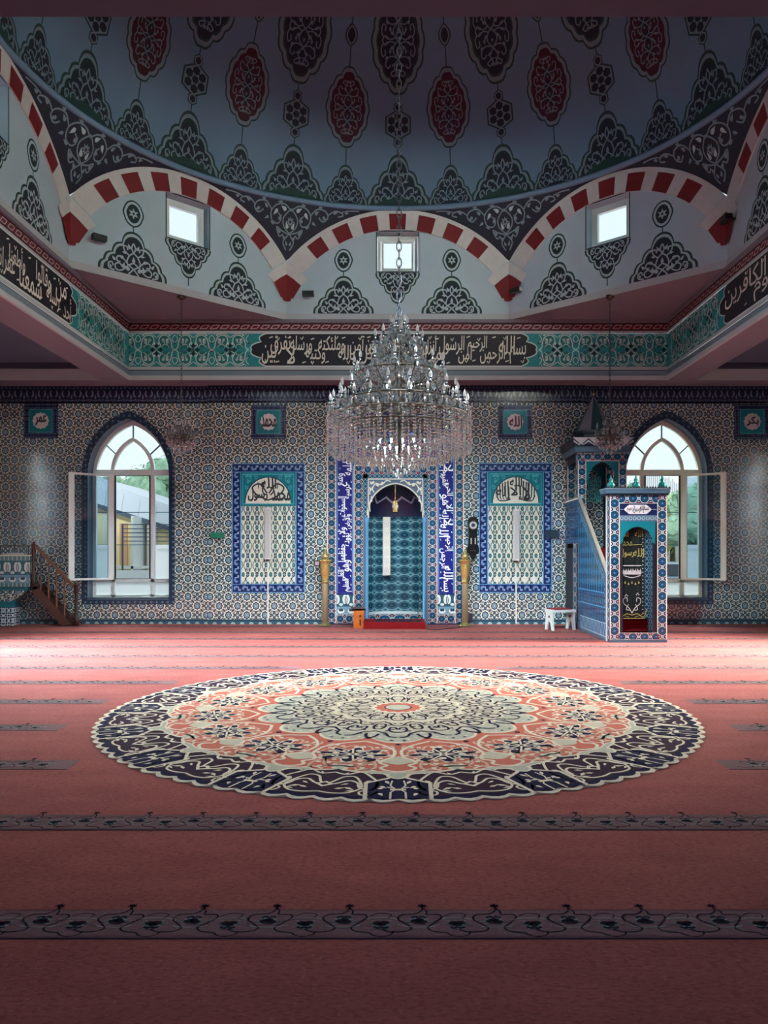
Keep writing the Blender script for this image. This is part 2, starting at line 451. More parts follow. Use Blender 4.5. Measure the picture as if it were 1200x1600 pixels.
# ------------------------------------------------------------------ tile patterns (metres in UV)
def p_wall(b, u, v):
    P = .4; h = P/2
    a = b.fold(u, P); c = b.fold(v, P)
    t = (a+c) > h
    a2 = a+t*(h-2*a); c2 = c+t*(h-2*c)                     # both ovals of the half-drop lattice in one corner
    o = b.d2(a2, c2, 0, 0, 1/.070, 1/.080)
    col = b.mix((222, 222, 204), (48, 66, 82), b.abs(b.m('SQRT', o)-1.62) < .035)
    for x, y, r in ((.104, .034, .015), (.040, .114, .014), (.098, .098, .023), (.136, .026, .015), (.026, .160, .013), (.128, .066, .013), (.066, .132, .013), (.075, .075, .013), (.118, .014, .012), (.012, .118, .011)):
        col = b.mix(col, (36, 52, 70), b.d2(a2, c2, x, y) < r*r)
    for x, y, kx, ky in ((.10, .10, 1/.056, 1/.008), (.10, .10, 1/.008, 1/.056), (.165, .012, 1/.03, 1/.010)):
        col = b.mix(col, (46, 64, 80), b.d2(a2, c2, x, y, kx, ky) < 1)
    r2 = b.d2(a2, c2, 0, .152); col = b.mix(col, (30, 52, 78), r2 < .031**2); col = b.mix(col, (88, 128, 140), r2 < .014**2)
    r3 = b.d2(a2, c2, .152, 0); col = b.mix(col, (46, 84, 92), r3 < .024**2)
    pt = b.m('COSINE', b.m('ARCTAN2', c2, a2)*8); col = b.mix(col, (40, 62, 82), b.m('SQRT', o) < 1.04+.10*pt); col = b.mix(col, (34, 60, 82), o < 1.0); col = b.mix(col, (128, 156, 168), o < .50); col = b.mix(col, (58, 92, 108), o < .17); col = b.mix(col, (176, 196, 198), o < .06)
    g = b.mx(b.fold(u+.1, .2) < .0012, b.fold(v+.1, .2) < .0012)
    return b.mix(col, (120, 128, 128), g)
patt('wall_tile', p_wall, .13, .9)
def p_top(b, u, v):
    # dark border of upright palmettes, v measured from its foot
    a = b.fold(u, .26); s = b.fold(u+.13, .26)
    col = b.mix((22, 28, 52), (104, 112, 132), b.d2(a, v, .045, .21, 1/.045, 1/.075) < 1)
    col = b.mix(col, (22, 28, 52), b.d2(a, v, .02, .23, 1/.035, 1/.075) < 1)
    col = b.mix(col, (92, 102, 124), b.d2(s, v, 0, .14, 1/.02, 1/.05) < 1)
    for x, y, r in ((.03, .09, .014), (.09, .33, .016), (.0, .34, .018), (.115, .07, .012)): col = b.mix(col, (84, 94, 118), b.d2(a, v, x, y) < r*r)
    col = b.mix(col, (12, 14, 34), v < .035)
    w = b.abs(v-.05-b.fold(u, .13)*.35); return b.mix(col, (84, 94, 116), w < .008)
patt('tile_top_border', p_top, .2)
def p_dado(b, u, v):
    a = b.fold(u, .2); col = b.mix((58, 88, 104), (150, 176, 176), b.d2(a, v, 0, .0, 1/.05, 1/.05) < 1)
    return b.mix(col, (34, 58, 76), b.abs(v-.075) < .012)
patt('tile_dado', p_dado, .2)
def p_lattice(b, u, v):
    # ogee lattice with pineapples and tulip sprigs
    P = .2; Q = .41
    a = b.fold(u, P); c = b.fold(v, Q); s = b.fold(u+P/2, P)
    w = b.m('COSINE', v*(2*pi/Q)); og = b.abs(a-.05-.038*w)
    col = b.mix((206, 208, 190), (48, 86, 98), og < .0085)
    k = b.fold(v+Q/2, Q)
    for base_a, base_c in ((a, c), (s, k)):
        q = b.d2(base_a, base_c, 0, 0, 1/.034, 1/.052); col = b.mix(col, (44, 92, 96), q < 1); col = b.mix(col, (92, 136, 136), q < .22)
    for x, y, kx, ky in ((.0, .10, 1/.010, 1/.036), (.034, .092, 1/.013, 1/.026), (.05, .125, 1/.012, 1/.012), (.03, .062, 1/.016, 1/.008), (.0, .165, 1/.022, 1/.014), (.022, .18, 1/.012, 1/.02)):
        col = b.mix(col, (42, 72, 86), b.d2(a, c, x, y, kx, ky) < 1)
    return col
patt('tile_lattice', p_lattice, .2)
def p_scrollborder(b, u, v):
    # blue border of light paisleys, u along the strip, v across (0 ... .19)
    a = b.mod(u, .19); f = b.fold(u+.05, .19)
    col = b.mix((24, 40, 92), (104, 134, 174), b.d2(a, v, .085, .09, 1/.058, 1/.05) < 1)
    col = b.mix(col, (24, 40, 92), b.d2(a, v, .108, .118, 1/.042, 1/.035) < 1)
    col = b.mix(col, (16, 26, 78), b.d2(a, v, .17, .06, 1/.028, 1/.04) < 1)
    col = b.mix(col, (150, 178, 210), b.d2(a, v, .17, .13, 1/.03, 1/.016) < 1)
    col = b.mix(col, (140, 168, 206), b.d2(f, v, .0, .10, 1/.008, 1/.05) < 1)
    e = b.abs(v-.095); return b.mix(col, (82, 128, 176), e > .078)
patt('tile_scroll_border', p_scrollborder, .25)
def floral(W, S):
    def fn(b, u, v):
        # floral strip: blue-ringed rosettes, white crescents and red tulips; v across 0 ... W
        a = b.fold(u, S); s = b.fold(u+S/2, S); c = b.abs(v-W/2)
        col = b.mix((24, 32, 62), (176, 184, 188), b.abs(b.m('SQRT', b.d2(a, c))-.385*S) < .028*S)
        col = b.mix(col, (190, 196, 196), b.d2(s, c, .0, .27*W, 1/(.10*S), 1/(.04*W)) < 1)
        col = b.mix(col, (190, 196, 196), b.d2(s, c, .18*S, .40*W, 1/(.10*S), 1/(.045*W)) < 1)
        col = b.mix(col, (150, 160, 168), b.d2(s, c, .04*S, .05*W, 1/(.05*S), 1/(.10*W)) < 1)
        col = b.mix(col, (130, 22, 34), b.d2(s, v, .06*S, .13*W, 1/(.14*S), 1/(.09*W)) < 1)
        col = b.mix(col, (130, 22, 34), b.d2(s, v, .1*S, .80*W, 1/(.07*S), 1/(.07*W)) < 1)
        o = b.d2(a, c); col = b.mix(col, (22, 70, 88), o < (.32*S)**2); col = b.mix(col, (36, 60, 112), o < (.2*S)**2); col = b.mix(col, (70, 130, 140), o < (.08*S)**2)
        return b.mix(col, (196, 204, 206), c > .482*W)
    return fn
patt('tile_floral', floral(.2, .2), .2)
patt('tile_floral_small', floral(.15, .16), .2)
def p_niche(b, u, v):
    a = b.fold(u, .165); c = b.fold(v, .196); s = b.fold(u+.0825, .165); k = b.fold(v+.098, .196)
    col = b.mix((112, 156, 162), (44, 92, 108), b.abs(b.m('SQRT', b.d2(a, c))-.074) < .014)
    col = b.mix(col, (86, 136, 146), b.d2(s, k) < .03**2); col = b.mix(col, (40, 84, 100), b.d2(s, k) < .018**2)
    col = b.mix(col, (36, 74, 92), b.d2(a, k, .0, .02, 1/.03, 1/.012) < 1)
    o = b.d2(a, c); col = b.mix(col, (16, 56, 76), o < .058**2); return b.mix(col, (34, 96, 110), o < .02**2)
patt('tile_niche', p_niche, .22)
def p_nichedome(b, u, v):
    z = b.abs(v-.30-b.fold(u, .26)*1.0); col = b.mix((20, 26, 56), (150, 152, 170), z < .022)
    z2 = b.abs(v-.62-b.fold(u, .26)*2.2); col = b.mix(col, (58, 62, 96), z2 < .02)
    z3 = b.abs(v-1.0+b.fold(u, .26)*2.2); return b.mix(col, (58, 62, 96), z3 < .02)
patt('tile_niche_dome', p_nichedome, .4)
def p_geometric(b, u, v):
    # small dark girih net of a narrow frame
    a = b.fold(u, .1); c = b.fold(v, .1); return b.mix((36, 68, 96), (120, 160, 172), b.abs(a-c) < .008)
patt('tile_fret', p_geometric, .25)
def p_crest(b, u, v):
    a = b.fold(u, .3); col = b.mix((184, 178, 182), (24, 30, 60), (v-.22+a*1.3) < 0)
    col = b.mix(col, (180, 186, 192), b.abs(v-.15+a*1.2) < .016); col = b.mix(col, (180, 186, 192), b.abs(v-.03-b.abs(a-.1)*.9) < .014)
    return col
patt('tile_crest', p_crest, .3)
def p_star(b, u, v):
    # white ten-petal stars of the pulpit foot
    a = b.fold(u, .22); c = b.fold(v, .22); s = b.fold(u+.11, .22); k = b.fold(v+.11, .22)
    col = b.mix((206, 214, 214), (36, 62, 88), b.d2(a, c) < .022**2)
    for q, w in ((a, c),):
        for x, y in ((.055, 0), (0, .055), (.048, .048), (.095, .045), (.045, .095)): col = b.mix(col, (36, 62, 88), b.d2(q, w, x, y) < .021**2)
    return b.mix(col, (120, 150, 166), b.d2(s, k) < .024**2)
patt('tile_star', p_star, .25)
def p_palmette(b, u, v):
    # rows of white pointed palmettes on teal, v from 0 to .62
    a = b.fold(u, .22); s = b.fold(u+.11, .22)
    col = b.mix((30, 84, 98), (214, 220, 212), b.d2(a, v, .03, .40, 1/.05, 1/.10) < 1)
    col = b.mix(col, (30, 62, 84), b.d2(a, v, .0, .38, 1/.028, 1/.085) < 1); col = b.mix(col, (206, 214, 208), b.d2(a, v, 0, .38, 1/.012, 1/.07) < 1)
    col = b.mix(col, (206, 214, 208), b.d2(s, v, 0, .29, 1/.045, 1/.03) < 1)
    col = b.mix(col, (112, 150, 170), b.abs(v-.16) < .085); col = b.mix(col, (220, 224, 220), b.d2(s, v, 0, .15, 1/.075, 1/.052) < 1)
    col = b.mix(col, (34, 66, 84), b.d2(s, v, .02, .17, 1/.028, 1/.034) < 1)
    e = b.mx(v < .075, v > .53); k = b.abs(b.mod(u, .09)-.045); return b.mix(col, b.mix((86, 120, 128), (168, 186, 184), k < .012), e)
patt('tile_palmette', p_palmette, .25)
def p_minside(b, u, v):
    a = b.fold(u, .17); c = b.fold(v, .2); s = b.fold(u+.085, .17); k = b.fold(v+.1, .2)
    col = b.mix((16, 74, 112), (58, 118, 148), b.d2(a, c, .0, .0, 1/.03, 1/.06) < 1)
    col = b.mix(col, (14, 44, 82), b.d2(s, k, 0, 0, 1/.032, 1/.06) < 1); col = b.mix(col, (78, 136, 162), b.abs(a-.035-.02*b.m('COSINE', v*31.4)) < .006)
    return col
patt('tile_minbar_side', p_minside, .18)
def p_minband(b, u, v):
    a = b.fold(u, .12); col = b.mix((16, 64, 110), (76, 132, 164), b.d2(a, b.fold(v, .3), .0, .08, 1/.03, 1/.05) < 1)
    return b.mix(col, (16, 40, 80), b.d2(a, b.fold(v+.15, .3), .03, .06, 1/.02, 1/.05) < 1)
patt('tile_minbar_band', p_minband, .18)
def p_wave(b, u, v):
    # white serpentine on blue-grey, v 0 ... .24
    w = b.abs(b.mod(u+.028*b.m('SINE', v*26), .1)-.05); col = b.mix((48, 92, 128), (170, 196, 206), w < .009)
    e = b.abs(v-.12) > .108; return b.mix(col, (170, 196, 206), e)
patt('tile_wave', p_wave, .2)
def p_reveal(b, u, v):
    a = b.fold(u, .12); c = b.fold(v, .12); return b.mix((36, 54, 76), (84, 112, 132), b.d2(a, c) < .026**2)
patt('tile_window_border', p_reveal, .2)
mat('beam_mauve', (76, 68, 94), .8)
mat('stripe_mist', (152, 160, 158), .95, spec=.1)
# ------------------------------------------------------------------ key planes
YW = 16.4                    # back wall
XS = 9.65                    # side walls
YB = 15.85; XB = 5.7         # inner faces of the beams that carry the dome
YN = 5.157                   # near beam
ZS = 5.21                    # soffit of the beams
ZC = 6.485                   # corner ceilings, foot of the drum
YC = (YB+YN)/2
ZR = 8.83                    # dome ring
ZA = 5.56                    # aisle ceiling

# ------------------------------------------------------------------ floor: fitted red carpet with woven prayer-row bands
fl = Deco(lambda u, v, h: (u, v, h), .0012)
fl.rect(-XS, XS, -4, YW+.02, 'carpet_red', 0, 1)
RUG = (0.0, 7.31, 2.78)
def stripe(d, u0, u1, v):
    d.rect(u0, u1, v+.012, v+.245, 'stripe_ground', 1); d.rect(u0, u1, v, v+.012, 'stripe_dark', 1)
    d.rect(u0, u1, v+.238, v+.244, 'stripe_rose', 2); d.rect(u0, u1, v+.02, v+.026, 'stripe_rose', 2)
    P = .309; k0 = int(u0//P)+1; k1 = int(u1//P)
    for k in range(k0, k1):
        x = k*P+.09
        if abs(x) > v*.56+.9: continue
        q = lambda pts: [(x+a, v+b) for a, b in pts]
        W = .0075
        d.rib(cr(q([(-.155,.075),(-.12,.055),(-.06,.06),(-.035,.085),(-.055,.115),(-.09,.16),(-.07,.2),(-.02,.205),(.01,.235),(.012,.275)]), 4), W, 'stripe_dark', 2)
        d.rib(cr(q([(.012,.262),(.03,.225),(.03,.2),(.075,.2),(.09,.175),(.06,.13),(.03,.09),(.05,.06),(.10,.05),(.12,.03),(.155,.018),(.19,.035),(.20,.06)]), 4), W, 'stripe_dark', 2)
        d.rib(cr(q([(.10,.185),(.14,.21),(.19,.20),(.175,.165)]), 4), W*.7, 'stripe_dark', 2)
        d.rib(cr(q([(-.14,.03),(-.05,.035),(.05,.03)]), 4), W*.6, 'stripe_rose', 2)
        for a in range(5): d.leaf((x+.012, v+.272), pi/2+(a-2)*.75, .026, .014, 'stripe_dark', 2)
        for cx_, cy_, s in ((-.005, .145, 1), (.15, .118, -1)):
            for a in range(9): d.leaf((x+cx_, v+cy_-s*.006), (pi/2 if s > 0 else -pi/2)+(a-4)*.52, .062 if a % 2 else .05, .013, 'stripe_teal' if a % 2 else 'stripe_mist', 2.2)
            d.disc((x+cx_-.016, v+cy_-.006*s), .020, 'stripe_dark', 3, 7, .017); d.disc((x+cx_+.014, v+cy_-.010*s), .022, 'stripe_dark', 3, 7, .015); d.disc((x+cx_+.002, v+cy_+.006*s), .02, 'stripe_dark', 3, 7, .014)
            d.rib(cr(q([(cx_-.085, cy_-.03*s), (cx_-.04, cy_-.05*s), (cx_+.04, cy_-.05*s), (cx_+.085, cy_-.03*s)]), 3), .006, 'stripe_mist', 2)
            for a in (-1, 1): d.rib(cr(q([(cx_+a*.05, cy_+.05*s), (cx_+a*.085, cy_+.03*s), (cx_+a*.07, cy_-.005*s)]), 3), .006, 'stripe_rose', 2)
            d.rib(cr(q([(cx_-.03, cy_+.026*s), (cx_-.012, cy_+.034*s), (cx_, cy_+.026*s), (cx_+.012, cy_+.034*s), (cx_+.03, cy_+.026*s)]), 3), .011, 'stripe_dark', 3)
for k in range(-2, 12):
    v = 2.925+1.158*k
    if v > YW-.35: break
    dv = min(abs(v-RUG[1]), abs(v+.25-RUG[1])); half = sqrt(max(0, RUG[2]**2-dv*dv))
    if half > .6:
        stripe(fl, -XS, -half-.22, v); stripe(fl, half+.22, XS, v)
    else: stripe(fl, -XS, XS, v)
structure(fl, 'floor')

# ------------------------------------------------------------------ medallion woven into the middle of the carpet
rug_o = thing('round_medallion_carpet', 'large round floral medallion carpet with scalloped navy and cream edge on the red floor', 'carpet', (RUG[0], RUG[1], 0))
N16 = 16; TH = 2*pi/N16
def rug_sector(d, a0):
    def S(pts, m=1): return [(a0+m*t*TH, r) for t, r in pts]
    def both(fn):
        fn(1); fn(-1)
    c = 'rug_cream'; W = .03
    return S, both
class Polar(Deco):
    """ornament given in (angle, radius); angle 0 points to the camera; widths stay in metres"""
    def c(s, p): return (p[1]*sin(p[0]), -p[1]*cos(p[0]))
    def av2(s, a, r, L): return s.av(s.P(*s.c((a, r)), L))
    def fill(s, pts, mat, L, rings=0): super().fill([s.c(p) for p in pts], mat, L, rings)
    def rib(s, pts, w, mat, L, close=False):
        super().rib([s.c(p) for p in pts], (w*1.15 if not callable(w) else w), mat, L, close)
    def disc(s, c, r, mat, L, n=10, ry=None): q = s.c(c); rr = ry or r; Deco.fill(s, [(q[0]+rr*cos(2*pi*k/n), q[1]+rr*sin(2*pi*k/n)) for k in range(n)], mat, L)
    def leaf(s, p, a, l, w, mat, L):
        q = s.c(p); t = (cos(p[0]), sin(p[0])); r = (sin(p[0]), -cos(p[0])); dx, dy = cos(a)*t[0]+sin(a)*r[0], cos(a)*t[1]+sin(a)*r[1]
        ca, sa = dx, dy
        Deco.fill(s, [(q[0]+ca*x*l-sa*h*w, q[1]+sa*x*l+ca*h*w) for x, h in ((0,0),(.12,.42),(.3,.5),(.55,.36),(.8,.14),(1,0),(.8,-.14),(.55,-.36),(.3,-.5),(.12,-.42))], mat, L)
rg = Polar(lambda x, y, h: (x, y, .007+h), .0009)
def ringfill(d, f, mat, L, n=320, r0=None):
    A = []; B = []
    for k in range(n):
        a = 2*pi*k/n; A.append(d.av2(a, f(a), L))
    if r0 is None:
        c = d.av2(0, 0, L)
        for k in range(n): d.af((A[k], A[(k+1) % n], c), mat)
def lob(a, r, amp, n, ph=0): return r+amp*abs(sin(n*a/2+ph))
R0 = RUG[2]
# rim side
n = 320
top = [rg.av2(2*pi*k/n, lob(2*pi*k/n, R0-.05, .05, 96), 0) for k in range(n)]
bot = [rg.av((lob(2*pi*k/n, R0-.05, .05, 96)*sin(2*pi*k/n), -lob(2*pi*k/n, R0-.05, .05, 96)*cos(2*pi*k/n), .001)) for k in range(n)]
rg.ring_faces(bot, top, 'rug_cream', False)
ringfill(rg, lambda a: lob(a, R0-.05, .05, 96), 'rug_cream', 0, 384)
ringfill(rg, lambda a: lob(a, R0-.085, .045, 96), 'rug_navy', 1, 384)
ringfill(rg, lambda a: R0-.13+.03*abs(sin(48*a)), 'rug_plum', 2, 384)
ringfill(rg, lambda a: 2.12+.09*abs(cos(8*a))**.6, 'rug_cream', 3, 384)
ringfill(rg, lambda a: 2.09+.09*abs(cos(8*a))**.6, 'rug_salmon', 4, 384)
ringfill(rg, lambda a: 1.17+.20*abs(cos(8*a))**.7, 'rug_cream', 5, 384)
ringfill(rg, lambda a: 1.135+.20*abs(cos(8*a))**.7, 'rug_sage', 6, 384)
ringfill(rg, lambda a: 1.0+.05*abs(cos(16*a)), 'rug_cream', 7, 384)
ringfill(rg, lambda a: .97+.05*abs(cos(16*a)), 'rug_beige', 8, 384)
ringfill(rg, lambda a: .60+.05*abs(cos(8*a)), 'rug_cream', 9, 256)
ringfill(rg, lambda a: .575+.05*abs(cos(8*a)), 'rug_beige', 10, 256)
ringfill(rg, lambda a: .225+.03*abs(cos(8*a)), 'rug_cream', 11, 192)
ringfill(rg, lambda a: .20+.03*abs(cos(8*a)), 'rug_salmon', 12, 192)
ringfill(rg, lambda a: .135, 'rug_plum', 13, 64); ringfill(rg, lambda a: .122, 'rug_sage', 14, 64)
for k in range(N16):
    a0 = k*TH; ab = a0+TH/2
    # --- navy dividers of the border (at a0), cream H and sprigs
    rg.fill([(a0-.075, R0-.06), (a0-.085, 2.42), (a0-.03, 2.31), (a0, 2.2), (a0+.03, 2.31), (a0+.085, 2.42), (a0+.075, R0-.06)], 'rug_navy', 4)
    for m in (1, -1):
        A = lambda t, r: (a0+m*t, r)
        rg.rib([A(.075, R0-.05), A(.087, 2.42), A(.03, 2.31), A(0, 2.2)], .024, 'rug_cream', 5)
        rg.rib([A(.018, R0-.05), A(.018, 2.6)], .012, 'rug_cream', 5); rg.rib([A(.018, 2.6), A(.007, 2.55), A(.02, 2.46), A(.016, 2.36)], .010, 'rug_cream', 5)
        for t, r, an in ((.045, 2.62, .4), (.05, 2.54, 2.4), (.046, 2.48, .8)): rg.leaf(A(t, r), pi/2+an*m, .06, .03, 'rug_cream', 5)
    rg.rib([(a0-.02, 2.55), (a0+.02, 2.55)], .03, 'rug_cream', 5.4)
    # --- plum cartouche between two dividers (around ab): cream scrolls
    for m in (1, -1):
        T = lambda t, r: (ab+m*t*TH/2, r)
        rg.rib(cr([T(0,2.20),T(.2,2.24),T(.42,2.18),T(.6,2.28),T(.72,2.42),T(.66,2.56),T(.5,2.52),T(.44,2.42),T(.3,2.38),T(.12,2.46),T(0,2.42)], 5), .017, 'rug_cream', 4)
        rg.rib(cr([T(0,2.62),T(.2,2.645),T(.4,2.62),T(.52,2.5),T(.38,2.3),T(.2,2.3),T(.1,2.4),T(0,2.5)], 5), .016, 'rug_cream', 4.4)
        rg.rib(cr([T(.75,2.58),T(.68,2.66),T(.55,2.66),T(.52,2.6),T(.6,2.57)], 5), .014, 'rug_cream', 4)
        rg.rib(cr([T(.9,2.28),T(.8,2.22),T(.62,2.14),T(.45,2.1),T(.28,2.14)], 5), .018, 'rug_cream', 5)
        for t, r, an, l in ((.3,2.52,.6,.11),(.62,2.36,2.2,.1),(.18,2.56,-.4,.1),(.82,2.36,1.2,.1),(.55,2.22,-.8,.09),(.84,2.5,.2,.08),(.22,2.2,1.9,.08),(.46,2.58,2.8,.09),(.33,2.44,2.5,.08)):
            p = T(t, r); rg.fill([(p[0]+m*(x*cos(an)-y*sin(an))/r, p[1]+x*sin(an)+y*cos(an)) for x, y in ((0,0),(l*.3,l*.15),(l*.8,0),(l*.3,-l*.15))], 'rug_cream', 4.8)
    d4 = [(ab, 2.53), (ab+.026, 2.47), (ab, 2.41), (ab-.026, 2.47)]; rg.fill(d4, 'rug_cream', 5)
    rg.fill([(ab+(a-ab)*.5, 2.47+(r-2.47)*.5) for a, r in d4], 'rug_plum', 5.4)
    # --- salmon field: navy flower heads at ab, cream vines, beige drops and sage shields at a0
    petals = []
    for q in range(48):
        t = 2*pi*q/48; rr = .155+.045*cos(8*t); petals.append((ab+1.35*rr*cos(t)/1.74, 1.74+rr*sin(t)))
    rg.fill([(ab+(a-ab)*1.16, 1.74+(r-1.74)*1.16) for a, r in petals], 'rug_cream', 5)
    rg.fill(petals, 'rug_navy', 6)
    for q in range(8):
        t = 2*pi*q/8+.2; cx_, cy_ = ab+.105*1.35*cos(t)/1.74, 1.74+.105*sin(t)
        rg.disc((cx_, cy_), .030/1.74*1.3, 'rug_cream', 7, 7, .030)
        if q % 2: rg.disc((cx_, cy_), .015/1.74*1.3, 'rug_plum', 7.4, 6, .015)
        t2 = t+pi/8; rg.rib([(ab, 1.74), (ab+.16*1.3*cos(t2)/1.74, 1.74+.16*sin(t2))], .014, 'rug_cream', 7)
    rg.disc((ab, 1.74), .035/1.74*1.3, 'rug_cream', 7.6, 8, .035); rg.disc((ab, 1.74), .018/1.74*1.3, 'rug_navy', 8, 8, .018)
    for m in (1, -1):
        U = lambda t, r: (a0+m*t*TH/2, r)
        # ogee frame around the beige drop
        rg.rib(cr([U(0,2.16),U(.22,2.12),U(.3,2.06),U(.2,2.0),U(.34,1.94),U(.28,1.86),U(.12,1.78),U(.08,1.62),U(.2,1.52),U(.45,1.43),U(.75,1.37),U(1,1.33)], 5), .024, 'rug_cream', 5.2)
        rg.rib(cr([U(1,2.04),U(.8,2.06),U(.62,2.0),U(.56,1.88),U(.44,1.94),U(.40,2.06),U(.5,2.12)], 5), .020, 'rug_blush', 5)
        rg.rib(cr([U(.2,1.45),U(.12,1.5),U(.16,1.56),U(.3,1.54),U(.42,1.58),U(.5,1.68),U(.45,1.8),U(.6,1.93),U(.8,1.97),U(1,1.95)], 5), .019, 'rug_blush', 5)
        rg.rib(cr([U(1,1.5),U(.8,1.48),U(.66,1.53),U(.62,1.6)], 5), .019, 'rug_blush', 5)
        rg.rib(cr([U(.32,1.70),U(.24,1.72),U(.22,1.66),U(.3,1.62)], 4), .013, 'rug_blush', 5)
        rg.rib(cr([U(.7,2.12),U(.76,2.06),U(.7,2.02)], 4), .013, 'rug_blush', 5)
        for t, r in ((.36,1.5),(.54,1.52),(.42,1.68),(.36,1.82),(.5,1.98),(.7,1.98),(.86,2.02),(.9,1.52),(.55,1.82),(.74,1.9),(.3,1.6),(.62,2.08),(.9,2.1)):
            p = U(t, r); rg.disc(p, .022/r, 'rug_cream', 5.4, 6, .022)
        # plum outline petals of the inner star
        rg.rib(cr([U(.06,1.2),U(.34,1.16),U(.5,1.06),U(.75,1.02),U(1,.98)], 5), .020, 'rug_navy', 9)
        rg.rib(cr([U(1,1.24),U(.82,1.16),U(.76,1.08)], 4), .024, 'rug_navy', 8.4)
        rg.rib(cr([U(0,1.02),U(.28,1.0),U(.42,.92),U(.34,.84),U(.12,.86),U(.05,.92)], 5), .02, 'rug_navy', 9)
        rg.rib(cr([U(1,.92),U(.82,.9),U(.7,.82),U(.74,.74),U(.9,.72),U(1,.74)], 5), .02, 'rug_plum', 9)
        rg.rib(cr([U(0,.78),U(.3,.76),U(.55,.68),U(.75,.66),U(1,.62)], 5), .018, 'rug_plum', 9)
        rg.rib(cr([U(0,.58),U(.4,.56),U(.7,.47),U(.5,.4),U(.1,.42)], 5), .015, 'rug_navy', 11)
        rg.rib(cr([U(1,.5),U(.6,.36),U(.5,.3),U(1,.27)], 5), .014, 'rug_plum', 11)
        for t, r, s in ((.2,1.3,.02),(.5,.98,.022),(.25,.92,.02),(.85,.83,.022),(.5,.77,.02),(.2,.7,.02),(.9,.55,.018),(.3,.5,.016),(.8,.4,.014),(.55,1.1,.018)):
            p = U(t, r); rg.disc(p, s*1.4/r, 'rug_navy' if s > .019 else 'rug_plum', 11.4, 6, s*.8)
        for t, r in ((.35,1.26),(.62,1.2),(.3,1.1),(.8,1.1)): rg.disc(U(t, r), .03/r, 'rug_cream', 7, 6, .014)
    rg.fill(cr([(a0, 1.98), (a0+.05, 1.93), (a0+.075, 1.9), (a0+.04, 1.85), (a0, 1.76), (a0-.04, 1.85), (a0-.075, 1.9), (a0-.05, 1.93)], 3, True), 'rug_beige', 5)
    rg.fill(cr([(a0, 2.33), (a0+.035, 2.27), (a0+.04, 2.22), (a0+.13, 2.19), (a0+.09, 2.14), (a0, 2.17), (a0-.09, 2.14), (a0-.13, 2.19), (a0-.04, 2.22), (a0-.035, 2.27)], 3, True), 'rug_cream', 6)
    rg.fill(cr([(a0, 2.31), (a0+.025, 2.26), (a0+.03, 2.21), (a0+.11, 2.18), (a0+.08, 2.155), (a0, 2.185), (a0-.08, 2.155), (a0-.11, 2.18), (a0-.03, 2.21), (a0-.025, 2.26)], 3, True), 'rug_sage', 6.4)
    rg.fill(cr([(ab, 2.13), (ab+.03, 2.08), (ab+.05, 2.05), (ab, 2.0), (ab-.05, 2.05), (ab-.03, 2.08)], 3, True), 'rug_sage', 5)
    rg.fill([(a0+.0, 1.45), (a0+.02, 1.42), (a0, 1.39), (a0-.02, 1.42)], 'rug_navy', 7)
rg.build('woven_medallion', rug_o)

# ------------------------------------------------------------------ window openings
WIN = dict(w=.89, z0=.56, zs=3.27, za=4.50)
XL, XR = ax(200.5, YW), ax(1041.5, YW)      # centres of the two back windows at the wall face
def hole(xc, w=None, n=14):
    return [(xc+u, z) for u, z in pointed(WIN['w'], WIN['z0'], WIN['zs'], WIN['za'], n)]
NX = ax(618, 16.22); NW = .62
NICHE = [(NX+u, z) for u, z in pointed(NW, .0, 2.36, 3.05)]
def wall_with_holes(d, u0, u1, v0, v1, holes, mat):
    loops = [[(u0, v0), (u1, v0), (u1, v1), (u0, v1)]]+holes
    pts = [p for l in loops for p in l]; idx = [d.av(d.P(p[0], p[1], 0)) for p in pts]
    for t in tessellate_polygon([[Vector((p[0], p[1], 0)) for p in l] for l in loops]):
        d.af([idx[k] for k in t], mat, [pts[k] for k in t])
def tiled_wall(name, fmap, u0, u1, holes, H=ZA+.2):
    d = Deco(fmap, .002)
    wall_with_holes(d, u0, u1, .11, 4.83, holes, 'tile_wall' if False else 'wall_tile')
    d.face([d.P(u0, 0, 0), d.P(u1, 0, 0), d.P(u1, .11, 0), d.P(u0, .11, 0)], 'tile_dado', [(u0, 0), (u1, 0), (u1, .11), (u0, .11)])
    d.face([d.P(u0, 4.83, 0), d.P(u1, 4.83, 0), d.P(u1, ZS, 0), d.P(u0, ZS, 0)], 'tile_top_border', [(u0, 0), (u1, 0), (u1, ZS-4.83), (u0, ZS-4.83)])
    d.face([d.P(u0, ZS, 0), d.P(u1, ZS, 0), d.P(u1, H, 0), d.P(u0, H, 0)], 'plaster_white')
    return d
XPL, XPR = ax(325, YW), ax(913, YW)          # the slightly projecting middle bay
bw = tiled_wall('wall_back', lambda u, v, h: (u, YW-h, v), -24, 24, [hole(XL), hole(XR), [(NX-NW-.1, .12), (NX-NW-.1, 3.3), (NX+NW+.1, 3.3), (NX+NW+.1, .12)]])  # added length past the side walls blocks lamp spill onto the outdoors
structure(bw, 'wall_back')
mb_ = Deco(lambda u, v, h: (u, YW-.07-h, v), .002)
loops = [(XPL, NX-1.3), (NX+1.3, XPR)]
